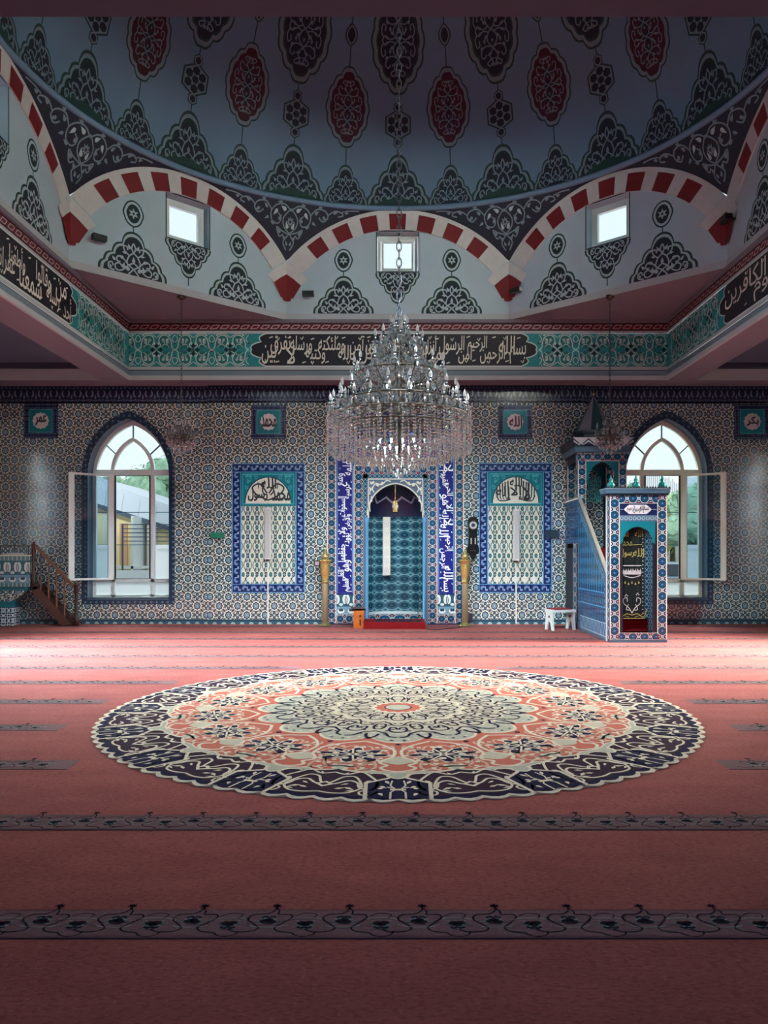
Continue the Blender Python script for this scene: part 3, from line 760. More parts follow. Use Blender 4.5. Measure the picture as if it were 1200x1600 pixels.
for a, b in loops:
    mb_.face([mb_.P(a, .11, 0), mb_.P(b, .11, 0), mb_.P(b, 4.83, 0), mb_.P(a, 4.83, 0)], 'wall_tile', [(a+.1, .11+.2), (b+.1, .31), (b+.1, 5.03), (a+.1, 5.03)])
    mb_.face([mb_.P(a, 0, 0), mb_.P(b, 0, 0), mb_.P(b, .11, 0), mb_.P(a, .11, 0)], 'tile_dado', [(a, 0), (b, 0), (b, .11), (a, .11)])
    mb_.face([mb_.P(a, 4.83, 0), mb_.P(b, 4.83, 0), mb_.P(b, ZS, 0), mb_.P(a, ZS, 0)], 'tile_top_border', [(a, 0), (b, 0), (b, ZS-4.83), (a, ZS-4.83)])
for x in (XPL, XPR): mb_.face([(x, YW, 0), (x, YW-.07, 0), (x, YW-.07, ZS), (x, YW, ZS)], 'wall_tile')
structure(mb_, 'wall_middle')
SWY = (12.5,)
structure(tiled_wall('wall_left', lambda u, v, h: (-XS+h, u, v), -4, YW, [hole(y) for y in SWY]), 'wall_left')
structure(tiled_wall('wall_right', lambda u, v, h: (XS-h, -u, v), -YW, 4, [hole(-y) for y in SWY]), 'wall_right')
ADDED_OPENING = [(-2.2, .02), (2.2, .02), (2.2, 3.0), (-2.2, 3.0)]      # glazed entrance added behind the camera to pass fill light
w_ = Deco(lambda u, v, h: (-u, -4+h, v), .002); wall_with_holes(w_, -XS, XS, 0, ZA+.2, [ADDED_OPENING], 'wall_tile'); structure(w_, 'wall_near')
def flatbar(mb, T, pts, w, d0, d1, mat, close=False):
    n = len(pts); A = []; B = []
    for k, p in enumerate(pts):
        a = pts[k-1] if (k > 0 or close) else p; b = pts[(k+1) % n] if (k < n-1 or close) else p
        dx, dy = b[0]-a[0], b[1]-a[1]; l = hypot(dx, dy) or 1; A.append((p[0]-dy/l*w/2, p[1]+dx/l*w/2)); B.append((p[0]+dy/l*w/2, p[1]-dx/l*w/2))
    q = [[mb.av(T(u, d, z)) for u, z in X_] for X_, d in ((A, d0), (B, d0), (B, d1), (A, d1))]
    for i in range(4): mb.ring_faces(q[i], q[(i+1) % 4], mat, False, close)
    if not close:
        mb.af([q[i][0] for i in range(4)], mat); mb.af([q[i][-1] for i in range(4)][::-1], mat)
WN = [0]
def tall_window(T, frame, opened=0, depth=.3):
    """pointed window in a tiled reveal; T(u, depth behind the wall face, z)"""
    WN[0] += 1
    root = thing('window_%d' % WN[0], None, None); root['kind'] = 'structure'
    w, z0, zs, za = WIN['w'], WIN['z0'], WIN['zs'], WIN['za']
    o = pointed(w, z0, zs, za); d = MB()
    for k in range(len(o)):                                       # reveal
        a, b = o[k], o[(k+1) % len(o)]; d.face([T(a[0], 0, a[1]), T(b[0], 0, b[1]), T(b[0], depth+.12, b[1]), T(a[0], depth+.12, a[1])], 'reveal_tile' if k < len(o)-1 else 'tile_slate')
    structure(d, 'window_reveal', root)
    d = MB(); big = pointed(w+.13, z0-.13, zs, za+.17)
    for k in range(len(o)):
        j = (k+1) % len(o)
        d.face([T(o[k][0], -.012, o[k][1]), T(o[j][0], -.012, o[j][1]), T(big[j][0], -.012, big[j][1]), T(big[k][0], -.012, big[k][1])], 'tile_window_border')
        d.face([T(big[k][0], -.012, big[k][1]), T(big[j][0], -.012, big[j][1]), T(big[j][0], 0, big[j][1]), T(big[k][0], 0, big[k][1])], 'tile_slate')
    structure(d, 'window_surround', root)
    d = MB(); D0, D1 = depth-.03, depth+.05
    flatbar(d, T, pointed(w-.035, z0+.04, zs, za-.045), .085, D0, D1, frame, True)
    flatbar(d, T, pointed(.45, 3.36, 3.36, 4.09), .075, D0, D1, frame)
    for x in (-.44, .44): flatbar(d, T, [(x, z0), (x, 3.32)], .095, D0, D1, frame)
    flatbar(d, T, [(-w+.02, 3.345), (w-.02, 3.345)], .125, D0-.01, D1, frame)
    flatbar(d, T, [(-w+.02, .945), (w-.02, .945)], .075, D0, D1, frame)
    flatbar(d, T, [(-w, z0-.015), (w, z0-.015)], .03, -.03, D1, 'tile_slate')
    structure(d, 'window_frame', root)
    d = MB()
    for a, b in (((0, 4.10), (0, za-.05)), ((-.375, 3.75), (-.66, 4.02)), ((.375, 3.75), (.66, 4.02))): flatbar(d, T, [a, b], .022, depth-.01, depth+.03, 'lead_line')
    structure(d, 'lead_line', root)
    d = MB()
    for z in (2.47, 1.74): flatbar(d, T, [(-w, z), (w, z)], .016, depth+.075, depth+.09, 'lead_line')
    structure(d, 'guard_rail', root)
    d = MB()
    if opened:
        flatbar(d, T, [(-.385, .99), (-.385, 3.275), (.385, 3.275), (.385, .99)], .032, D0-.012, D0+.01, 'gasket_black', True)
        structure(d, 'gasket', root)
    d = MB(); dd = depth+.02
    ov = [p for p in pointed(w-.05, 3.38, 3.38, za-.07)]
    i = [d.av(T(p[0], dd, p[1])) for p in ov]; d.af(i, 'window_glass')
    for a, b in ((-w+.05, -.48), (.48, w-.05)): d.quad(T(a, dd, 1.74), T(b, dd, 1.74), T(b, dd, 3.3), T(a, dd, 3.3), 'window_glass')
    if not opened: d.quad(T(-.4, dd, .98), T(.4, dd, .98), T(.4, dd, 3.3), T(-.4, dd, 3.3), 'window_glass')
    structure(d, 'window_glass', root)
    d = MB()
    for a, b, c, e in ((-w+.05, -.48, .98, 1.74), (.48, w-.05, .98, 1.74), (-w+.05, -.48, z0+.06, .915), (-.4, .4, z0+.06, .915), (.48, w-.05, z0+.06, .915)):
        d.quad(T(a, dd, c), T(b, dd, c), T(b, dd, e), T(a, dd, e), 'frosted')
    structure(d, 'frosted_pane', root)
    if opened:
        th = radians(37); s = opened                              # s = -1: hinged on the left mullion
        def S(u, dq, z):                                          # u measured from the hinge to the free edge
            return T(s*(.44+u*cos(th)+dq*sin(th)), depth-.04-u*sin(th)+dq*cos(th), z)
        d = MB(); flatbar(d, S, [(.045, .985), (.045, 3.275), (.87, 3.275), (.87, .985)], .125, -.03, .03, frame, True)
        sash = structure(d, 'casement_sash', root)
        d = MB(); d.quad(S(.08, 0, 1.0), S(.84, 0, 1.0), S(.84, 0, 3.24), S(.08, 0, 3.24), 'sash_glass'); structure(d, 'sash_pane', sash)
        d = MB(); d.bar(S(.87, -.05, 2.1), S(.87, -.05, 2.0), .02, .02, frame); structure(d, 'window_handle', sash)
    return root
def frosted():
    m = bpy.data.materials.new('frosted'); m.use_nodes = True; MAT['frosted'] = m; t = m.node_tree; t.nodes.clear()
    o = t.nodes.new('ShaderNodeOutputMaterial'); a = t.nodes.new('ShaderNodeBsdfTranslucent'); g = t.nodes.new('ShaderNodeBsdfDiffuse'); x = t.nodes.new('ShaderNodeMixShader')
    a.inputs[0].default_value = (.62, .68, .68, 1); g.inputs[0].default_value = (.7, .72, .72, 1); x.inputs[0].default_value = .25
    t.links.new(a.outputs[0], x.inputs[1]); t.links.new(g.outputs[0], x.inputs[2]); t.links.new(x.outputs[0], o.inputs[0])
frosted()
tall_window(lambda u, d, z: (XL+u, YW+d, z), 'white_upvc', -1)
tall_window(lambda u, d, z: (XR+u, YW+d, z), 'upvc_warm', 1)
for y in SWY:
    tall_window(lambda u, d, z, y=y: (-XS-d, y+u, z), 'white_upvc'); tall_window(lambda u, d, z, y=y: (XS+d, y-u, z), 'white_upvc')

d = MB(); T_ = lambda u, dd, z: (-u, -4-dd, z)  # frame and glass of the added entrance
flatbar(d, T_, [(-2.17, .03), (-2.17, 2.97), (2.17, 2.97), (2.17, .03)], .07, 0, .08, 'white_upvc', True)
for x in (-1.1, 0, 1.1): flatbar(d, T_, [(x, .03), (x, 2.97)], .07, 0, .08, 'white_upvc')
flatbar(d, T_, [(-2.17, 2.2), (2.17, 2.2)], .07, 0, .08, 'white_upvc'); dr = structure(d, 'added_entrance')
d = MB(); d.quad(T_(-2.17, .04, .03), T_(2.17, .04, .03), T_(2.17, .04, 2.97), T_(-2.17, .04, 2.97), 'window_glass'); structure(d, 'added_entrance_glass', dr)

# ------------------------------------------------------------------ beams, aisle ceilings, frieze
d = MB()
BO = .61                                                        # beam width
for s in (-1, 1):
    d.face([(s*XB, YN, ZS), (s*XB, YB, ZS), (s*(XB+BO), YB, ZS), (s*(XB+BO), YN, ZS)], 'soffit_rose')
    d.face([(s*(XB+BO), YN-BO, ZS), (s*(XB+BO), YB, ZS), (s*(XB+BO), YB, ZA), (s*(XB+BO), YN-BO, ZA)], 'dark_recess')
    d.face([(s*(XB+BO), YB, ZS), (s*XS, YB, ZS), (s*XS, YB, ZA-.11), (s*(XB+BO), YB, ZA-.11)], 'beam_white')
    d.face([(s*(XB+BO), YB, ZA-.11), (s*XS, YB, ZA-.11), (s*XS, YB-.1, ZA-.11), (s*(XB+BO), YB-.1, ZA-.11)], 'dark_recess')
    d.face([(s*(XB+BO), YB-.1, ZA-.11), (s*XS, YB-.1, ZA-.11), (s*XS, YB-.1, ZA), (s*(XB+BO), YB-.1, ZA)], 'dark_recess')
d.face([(-XS, YB, ZS), (XS, YB, ZS), (XS, YW+.02, ZS), (-XS, YW+.02, ZS)], 'soffit_rose')
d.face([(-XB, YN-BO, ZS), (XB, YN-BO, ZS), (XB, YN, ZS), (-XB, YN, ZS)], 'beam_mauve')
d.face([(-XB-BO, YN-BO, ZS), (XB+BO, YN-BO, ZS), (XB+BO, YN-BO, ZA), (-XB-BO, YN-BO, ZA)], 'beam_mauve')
d.face([(-XB, YN, ZS), (XB, YN, ZS), (XB, YN, ZC), (-XB, YN, ZC)], 'beam_white')
structure(d, 'beam_frame')
d = MB()
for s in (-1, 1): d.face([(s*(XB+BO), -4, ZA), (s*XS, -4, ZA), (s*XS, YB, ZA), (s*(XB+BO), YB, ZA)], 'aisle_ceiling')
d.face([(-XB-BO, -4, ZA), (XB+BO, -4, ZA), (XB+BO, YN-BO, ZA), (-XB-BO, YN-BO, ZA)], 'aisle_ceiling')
structure(d, 'ceiling')

def arabesque_unit(d, x, mirrored=True):
    q = d.sub(lambda u, v: (x+u, 5.855+v))
    W = .02
    for cx_ in (-.19, .19):
        for cy_ in (-.17, .17): q.disc((cx_, cy_), .13, 'band_teal_dark', 1, 12, .14)
    for cx_ in (-.39, .39): q.fill([(cx_-.09, 0), (cx_-.05, .05), (cx_+.05, .05), (cx_+.09, 0), (cx_+.05, -.05), (cx_-.05, -.05)], 'band_teal_light', 1.2)
    for a in (-1, 1):
        for b in (-1, 1):
            K = lambda pts: [(a*u, b*v) for u, v in pts]
            q.rib(cr(K([(-.39, .0), (-.33, .045), (-.315, .14), (-.27, .26), (-.16, .31), (-.07, .26), (-.055, .16), (-.09, .09), (-.03, .03), (.05, -.05)]), 4), W, 'band_white', 2)
            q.rib(cr(K([(-.39, .31), (-.35, .27), (-.335, .2), (-.39, .155)]), 4), W*.8, 'band_white', 2)
            q.rib(cr(K([(-.05, .3), (0, .26), (.06, .30), (.14, .345), (.24, .33)]), 4), W*.7, 'band_white', 2.2)
            q.rib(cr(K([(-.27, .05), (-.21, .11), (-.14, .1), (-.11, .05)]), 4), W*.6, 'band_white', 2)
            for p, an, l in (((-.24, .12), 1.2, .12), ((-.13, .24), -1.9, .11), ((-.3, .3), .4, .07), ((-.2, .2), 2.6, .08), ((-.05, .1), 1.3, .07)):
                p2 = K([p])[0]; dx, dy = K([(cos(an), sin(an))])[0]; q.leaf(p2, atan2(dy, dx), l, l*.55, 'orn_pale' if l > .1 else 'band_white', 2.4)
            for p in ((-.17, .14), (-.26, .2), (-.12, .3), (-.33, .33)): q.disc(K([p])[0], .012, 'band_white', 2.6, 6)
    for cx_, cy_ in ((0, .085), (0, -.085), (.085, 0), (-.085, 0)): q.fill([(cx_, cy_+.05), (cx_+.05, cy_), (cx_, cy_-.05), (cx_-.05, cy_)], 'band_black', 1.6)
    for cx_ in (-.39, .39):
        for s in (1, -1): q.fill([(cx_, s*.19), (cx_+.022, s*.15), (cx_, s*.11), (cx_-.022, s*.15)], 'band_black', 1.6)
def cartouche(d, u0, u1, words, v0=5.505, v1=6.2):
    m = (v0+v1)/2; h = (v1-v0)/2
    e = [(.0, 1), (.13, .82), (.10, .5), (.24, .22), (.31, 0), (.24, -.22), (.10, -.5), (.13, -.82), (0, -1)]
    R = [(u1-.31+x, m+y*h) for x, y in lobed([e[0], e[2], e[4], e[6], e[8]], .18, 5, False)]
    L_ = [(u0+.31-x, m-y*h) for x, y in lobed([e[0], e[2], e[4], e[6], e[8]], .18, 5, False)]
    out = R+L_; d.fill(out, 'band_black', 3); d.rib(out, .026, 'band_white', 3.5, True)
    write_band(d, words, u0+.22, u1-.22, v0+.04, v1-.04, 'letter_cream', 4)
def frieze(name, fmap, u0, u1, c0, c1, words, ends):
    d = Deco(fmap, .0025)
    R = lambda a, b, m, L=0: d.rect(u0, u1, a, b, m, L)
    R(5.497, 6.2, 'band_teal', 0); R(6.2, 6.255, 'beam_white', 2); R(6.255, 6.42, 'chain_band_red', 0); R(5.43, 5.497, 'beam_white', 2)
    R(6.255, 6.285, 'chain_band_dark', 1); R(6.39, 6.42, 'chain_band_dark', 1)
    R(5.408, 5.43, 'line_brown', 0); R(5.49, 5.51, 'band_teal_dark', 1.5)
    p = .213; x = u0
    while x < u1-.1:
        for k in range(4):
            a, b = ((.02, 6.30), (.15, 6.30), (.215, 6.375), (.085, 6.375), (.02, 6.30))[k:k+2]
            d.rib([(x+a[0], a[1]), (x+b[0], b[1])], .016, 'chain_band_pale', 2)
        x += p
    for x in ends:
        if x+.3 < c0 or x-.3 > c1: arabesque_unit(d, x)
    cartouche(d, c0, c1, words)
    structure(d, name)
T1 = 'بسم الله الرحمن الرحيم آمن الرسول بما أنزل إليه من ربه والمؤمنون كل آمن بالله وملئكته وكتبه ورسله لا نفرق بين'.split()
T2 = 'أحد من رسله وقالوا سمعنا وأطعنا غفرانك ربنا وإليك المصير لا يكلف الله نفسا إلا وسعها'.split()
T3 = 'أنت مولانا فانصرنا على القوم الكافرين'.split()
CU = fx0 = ax(616, YB)
frieze('trim_1', lambda u, v, h: (u, YB-h, v), -XB, XB, ax(393, YB), ax(837.5, YB), T1,
       [ax(393, YB)-.06-.39-.78*k for k in range(4)]+[ax(837.5, YB)+.06+.39+.78*k for k in range(4)])
frieze('trim_2', lambda u, v, h: (-XB+h, u, v), YN, YB, 7.6, 13.25, T2, [13.25+.06+.39+.78*k for k in range(3)])
frieze('trim_3', lambda u, v, h: (XB-h, -u, v), -YB, -YN, -13.25, -7.6, T3, [-13.25-.06-.39-.78*k for k in range(3)])
d = MB()
def cornice(z0, z1, out, m):
    # frame that follows the three visible beam faces, projecting by out into the room
    a, b = XB-out, YB-out
    for p, q in (((-a, YN), (-a, b)), ((-a, b), (a, b)), ((a, b), (a, YN))):
        d.face([(p[0], p[1], z0), (q[0], q[1], z0), (q[0], q[1], z1), (p[0], p[1], z1)], m)
    for z in (z0, z1):
        d.face([(-XB, YN, z), (-a, YN, z), (-a, b, z), (-XB, YB, z)], m); d.face([(a, YN, z), (XB, YN, z), (XB, YB, z), (a, b, z)], m); d.face([(-XB, YB, z), (-a, b, z), (a, b, z), (XB, YB, z)], m)
cornice(ZS, 5.30, .045, 'beam_white'); cornice(5.30, 5.408, .012, 'tile_slate' if False else 'orn_mid'); cornice(6.42, ZC, .05, 'soffit_rose')
structure(d, 'trim_4')
# ------------------------------------------------------------------ ornament shared by dome and drum
def oval_cusps(k=1.0): return [(0, 1), (.34*k, .80), (.66*k, .55), (.86*k, .20), (.86*k, -.20), (.66*k, -.55), (.34*k, -.80), (0, -1)]
def outline_full(n=4):
    h = oval_cusps(); pts = mirror_x(h); return lobed(pts, .20, n)
def crest_half(): return [(-1, 0), (-.86, .22), (-.62, .44), (-.34, .70), (0, 1), (.34, .70), (.62, .44), (.86, .22), (1, 0)]
def outline_crest(n=5): return lobed(crest_half(), .20, n, False)
def nested(d, out, c, hw, hh, layers, L=1, rings=0):
    for k, (s, m) in enumerate(layers):
        d.fill([(c[0]+u*hw*s[0], c[1]+v*hh*s[1]) for u, v in out], m, L+k*.8, rings)
def scrollwork(d, c, hw, hh, mat, L, half=False, w=.045, leafmat=None):
    """mirrored arabesque inside a medallion; half = only the upper part (crests)"""
    W = w*hw; lm = leafmat or mat
    def Q(pts, m, f=1): return [(c[0]+m*u*hw, c[1]+f*v*hh) for u, v in pts]
    for m in (1, -1):
        for f in ((1,) if half else (1, -1)):
            if half:
                d.rib(cr(Q([(-.16, 0), (.0, .14), (.2, .26), (.14, .44), (0, .55), (-.06, .66), (0, .78)], m), 4), W, mat, L)
                d.rib(cr(Q([(0, .3), (.18, .2), (.36, .06), (.52, .05), (.56, .16), (.44, .22), (.36, .16)], m), 4), W, mat, L)
                d.rib(cr(Q([(.2, .26), (.36, .38), (.5, .36), (.5, .26), (.40, .26)], m), 4), W, mat, L)
                d.rib(cr(Q([(.14, .46), (.28, .56), (.3, .66), (.2, .66), (.18, .58)], m), 4), W, mat, L)
                d.rib(cr(Q([(.58, .02), (.74, .05), (.76, .16), (.66, .2), (.62, .12)], m), 4), W, mat, L)
                lv = (((.12, .1), .5, .24), ((.34, .12), 1.9, .2), ((.3, .36), .3, .2), ((.1, .62), 1.1, .18), ((.56, .26), .9, .17), ((.68, .06), 1.2, .14), ((.0, .30), 1.57, .2), ((.22, .5), .1, .15))
            else:
                d.rib(cr(Q([(0, 0), (.16, .10), (.2, .24), (0, .40), (-.16, .54), (-.10, .66), (0, .78)], m, f), 4), W, mat, L)
                d.rib(cr(Q([(.02, .38), (.26, .34), (.46, .40), (.52, .54), (.4, .6), (.32, .52)], m, f), 4), W, mat, L)
                d.rib(cr(Q([(.12, .06), (.34, .02), (.56, .10), (.68, .0)], m, f), 4), W, mat, L)
                d.rib(cr(Q([(.62, .06), (.72, .18), (.66, .34), (.54, .3), (.56, .2)], m, f), 4), W, mat, L)
                d.rib(cr(Q([(.02, .62), (.2, .66), (.3, .72), (.2, .78), (.12, .72)], m, f), 4), W, mat, L)
                lv = (((.2, .12), .8, .24), ((.34, .2), 1.6, .2), ((.1, .5), .5, .22), ((.44, .34), .9, .18), ((.06, .72), 1.3, .16), ((.4, .04), .3, .2), ((.0, .2), 1.57, .18))
            for p, an, l in lv:
                p2 = Q([p], m, f)[0]; d.leaf(p2, atan2(f*sin(an), m*cos(an)), l*hw*.95, l*hw*.5, lm, L+.5)
FULL = outline_full(); CREST = outline_crest()
def big_medal(d, c, hw, hh, field, rings=4):
    nested(d, FULL, c, hw, hh, [((1, 1), 'orn_green'), ((.935, .955), 'orn_mid'), ((.80, .865), 'orn_green' if field == 'orn_navy' else 'orn_crimson'), ((.73, .815), field)], 1, rings)
    scrollwork(d, c, hw*.80, hh*.84, 'orn_mid', 5, w=.05)
    if field == 'orn_crimson':
        for y in (.3, -.3, 0): d.fill([(c[0]+u*hw, c[1]+(y+v)*hh) for u, v in ((0, .16), (.2, 0), (0, -.16), (-.2, 0))], 'orn_navy', 4.4)
def crest(d, c, hw, hh, rings=0, pale='orn_mid', L=1):
    nested(d, CREST, c, hw, hh, [((1, 1), 'orn_green'), ((.93, .945), pale), ((.85, .875), 'orn_deep'), ((.76, .79), 'orn_navy')], L, rings)
    scrollwork(d, c, hw*.94, hh*.93, pale, L+4, True, .042)
    d.disc((c[0], c[1]+.33*hh), hw*.05, pale, L+4.6, 5)

# ------------------------------------------------------------------ drum
OCT = [(-2.37, YB), (2.35, YB), (XB, 12.95), (XB, 8.06), (2.35, YN), (-2.37, YN), (-XB, 8.06), (-XB, 12.95)]
CEN = Vector((0, YC, 0)); ERX, ERY = XB-.03, (YB-YN)/2-.03
ZE = 7.73
def face_geo(k):
    # seen from inside, left to right: the octagon runs clockwise from above
    A = Vector((*OCT[k], 0)); B = Vector((*OCT[(k+1) % 8], 0)); e = (B-A); L = e.length; e.normalize(); n = Vector((e.y, -e.x, 0)); return A, B, e, n, L
def arch_geo(L):
    hc = L/2-.03; r = (ZR-.02)-ZE; R = (hc*hc+r*r)/(2*r); return hc, R, ZR-.02-R
def z_ext(L, s):
    hc, R, zc = arch_geo(L); return zc+sqrt(max(0, R*R-min(abs(s), hc)**2))
corner = MB()
SKY = []
for k in range(8):
    A, B, e, n, L = face_geo(k); M = (A+B)/2
    fm = lambda u, v, h, M=M, e=e, n=n: tuple(M+e*u+n*h+Vector((0, 0, v)))
    d = Deco(fm, .003)
    hc, R, zc = arch_geo(L); th = asin(hc/R)
    arc = [(R*sin(-th+2*th*i/32), zc+R*cos(-th+2*th*i/32)) for i in range(33)]
    outer = [(-L/2, ZC), (L/2, ZC), (L/2, ZE)]+arc[::-1]+[(-L/2, ZE)]
    WU, W0, W1 = .447, 7.50, 8.365
    holes = [[(-WU, W0), (WU, W0), (WU, W1), (-WU, W1)]]
    pts = [p for l in [outer]+holes for p in l]; idx = [d.av(d.P(p[0], p[1], 0)) for p in pts]
    for t in tessellate_polygon([[Vector((p[0], p[1], 0)) for p in l] for l in [outer]+holes]): d.af([idx[q] for q in t], 'plaster_white')
    # foot moulding
    d.rect(-L/2, L/2, ZC, ZC+.13, 'beam_white', 6); d.face([d.P(-L/2, ZC+.13, 0), d.P(L/2, ZC+.13, 0), d.P(L/2, ZC+.13, 6), d.P(-L/2, ZC+.13, 6)], 'beam_white')
    # voussoirs: nine red and white between, slightly proud of the wall
    Ri = R-.42; H = 9; nb = 17; N_ = 8
    def seg(t0, t1, ra, rb, m, L0):
        a_ = [d.av(d.P(r*sin(t), zc+r*cos(t), L0)) for r in (ra, rb) for t in [t0+(t1-t0)*i/3 for i in range(4)]]
        for i in range(3): d.af((a_[i], a_[i+1], a_[5+i], a_[4+i]), m)
    tm = th*.985; st = 2*tm/16
    for i in range(17):
        t = -tm+st*(i-.5); t2 = t+st; t = max(t, -th); t2 = min(t2, th)
        red = i % 2 == 0
        seg(t, t2, Ri, R-.0, 'arch_white', H)
        if red and 0 < i < 16: seg(t-.008, t2+.008, Ri-.0, R-.085, 'arch_red', H+2)
        elif red: pass
    a_ = [d.av(d.P(r*sin(t), zc+r*cos(t), Lq)) for Lq in (0, H) for r in (Ri,) for t in [-th+2*th*i/32 for i in range(33)]]
    for i in range(32): d.af((a_[i], a_[i+1], a_[34+i], a_[33+i]), 'arch_white')
    for s in (1, -1):                                            # springers shared by two arches
        q = [(s*L/2, 7.45), (s*(L/2-.17), 7.33), (s*(L/2-.32), 7.20), (s*(L/2-.20), 7.0), (s*(L/2-.16), 6.93), (s*(L/2-.12), 6.93), (s*(L/2-.10), 6.87), (s*(L/2-.02), 6.86), (s*L/2, 6.88)]
        d.fill(q, 'arch_red', H+4); d.fill([(s*L/2, 7.72), (s*(L/2-.30), 7.50), (s*(L/2-.46), 7.32), (s*(L/2-.32), 7.20), (s*(L/2-.17), 7.33), (s*L/2, 7.45)], 'arch_white', H+3)
    # painted crests, drops and the hanging half medallion under the window
    for s in (-1.14, 1.14):
        s2 = s*L/4.7
        crest(d, (s2, ZC+.135), .64, .80, 0, 'orn_pale')
        d.rib([(s2, ZC+.92), (s2, ZC+1.02)], .02, 'orn_green', 1)
        nested(d, lobed([(0, 1), (.8, .35), (.8, -.3), (0, -1), (-.8, -.3), (-.8, .35)], .16, 4), (s2, ZC+1.26), .22, .25, [((1, 1), 'orn_green'), ((.86, .88), 'plaster_white'), ((.66, .7), 'orn_deep')], 1)
        for a in range(6): d.leaf((s2, ZC+1.26), a*pi/3+pi/6, .10, .05, 'orn_pale', 4)
        d.disc((s2, ZC+1.26), .025, 'orn_navy', 5, 6)
    f = Deco.sub(d, lambda u, v: (u, 7.485-v)); crest(f, (0, 0), .47, .66, 0, 'orn_pale')
    f.rib([(0, .66), (0, .8)], .02, 'orn_green', 1)
    d.rib([(-WU, W0), (-WU, W1), (WU, W1), (WU, W0)], .03, 'orn_navy', 2, True)
    structure(d, 'wall_drum_%d' % (k+1))
    # skylight window
    WN[0] += 1; root = thing('window_%d' % WN[0], None, None); root['kind'] = 'structure'
    T = lambda u, dd, z, M=M, e=e, n=n: tuple(M+e*u-n*dd+Vector((0, 0, z)))
    q = MB()
    for (a, b), (c, g) in (((-WU, W0), (WU, W0)), ((WU, W0), (WU, W1)), ((WU, W1), (-WU, W1)), ((-WU, W1), (-WU, W0))): q.quad(T(a, 0, b), T(c, 0, g), T(c, .30, g), T(a, .30, b), 'plaster_white')
    structure(q, 'window_reveal', root)
    q = MB(); flatbar(q, T, [(-WU+.05, W0+.05), (-WU+.05, W1-.05), (WU-.05, W1-.05), (WU-.05, W0+.05)], .10, .22, .30, 'white_upvc', True)
    flatbar(q, T, [(-WU+.125, W0+.125), (-WU+.125, W1-.125), (WU-.125, W1-.125), (WU-.125, W0+.125)], .07, .19, .27, 'white_upvc', True)
    structure(q, 'window_frame', root)
    q = MB(); a, b = WU-.14, .14; q.quad(T(-a, .25, W0+b), T(a, .25, W0+b), T(a, .25, W1-b), T(-a, .25, W1-b), 'window_glass'); structure(q, 'window_glass', root)
for P0, P1, P2 in (((-XB, YB), (-2.37, YB), (-XB, 12.95)), ((XB, YB), (2.35, YB), (XB, 12.95)), ((-XB, YN), (-2.37, YN), (-XB, 8.06)), ((XB, YN), (2.35, YN), (XB, 8.06))):
    corner.face([(*P0, ZC), (*P1, ZC), (*P2, ZC)], 'soffit_rose')
structure(corner, 'ceiling_corner')

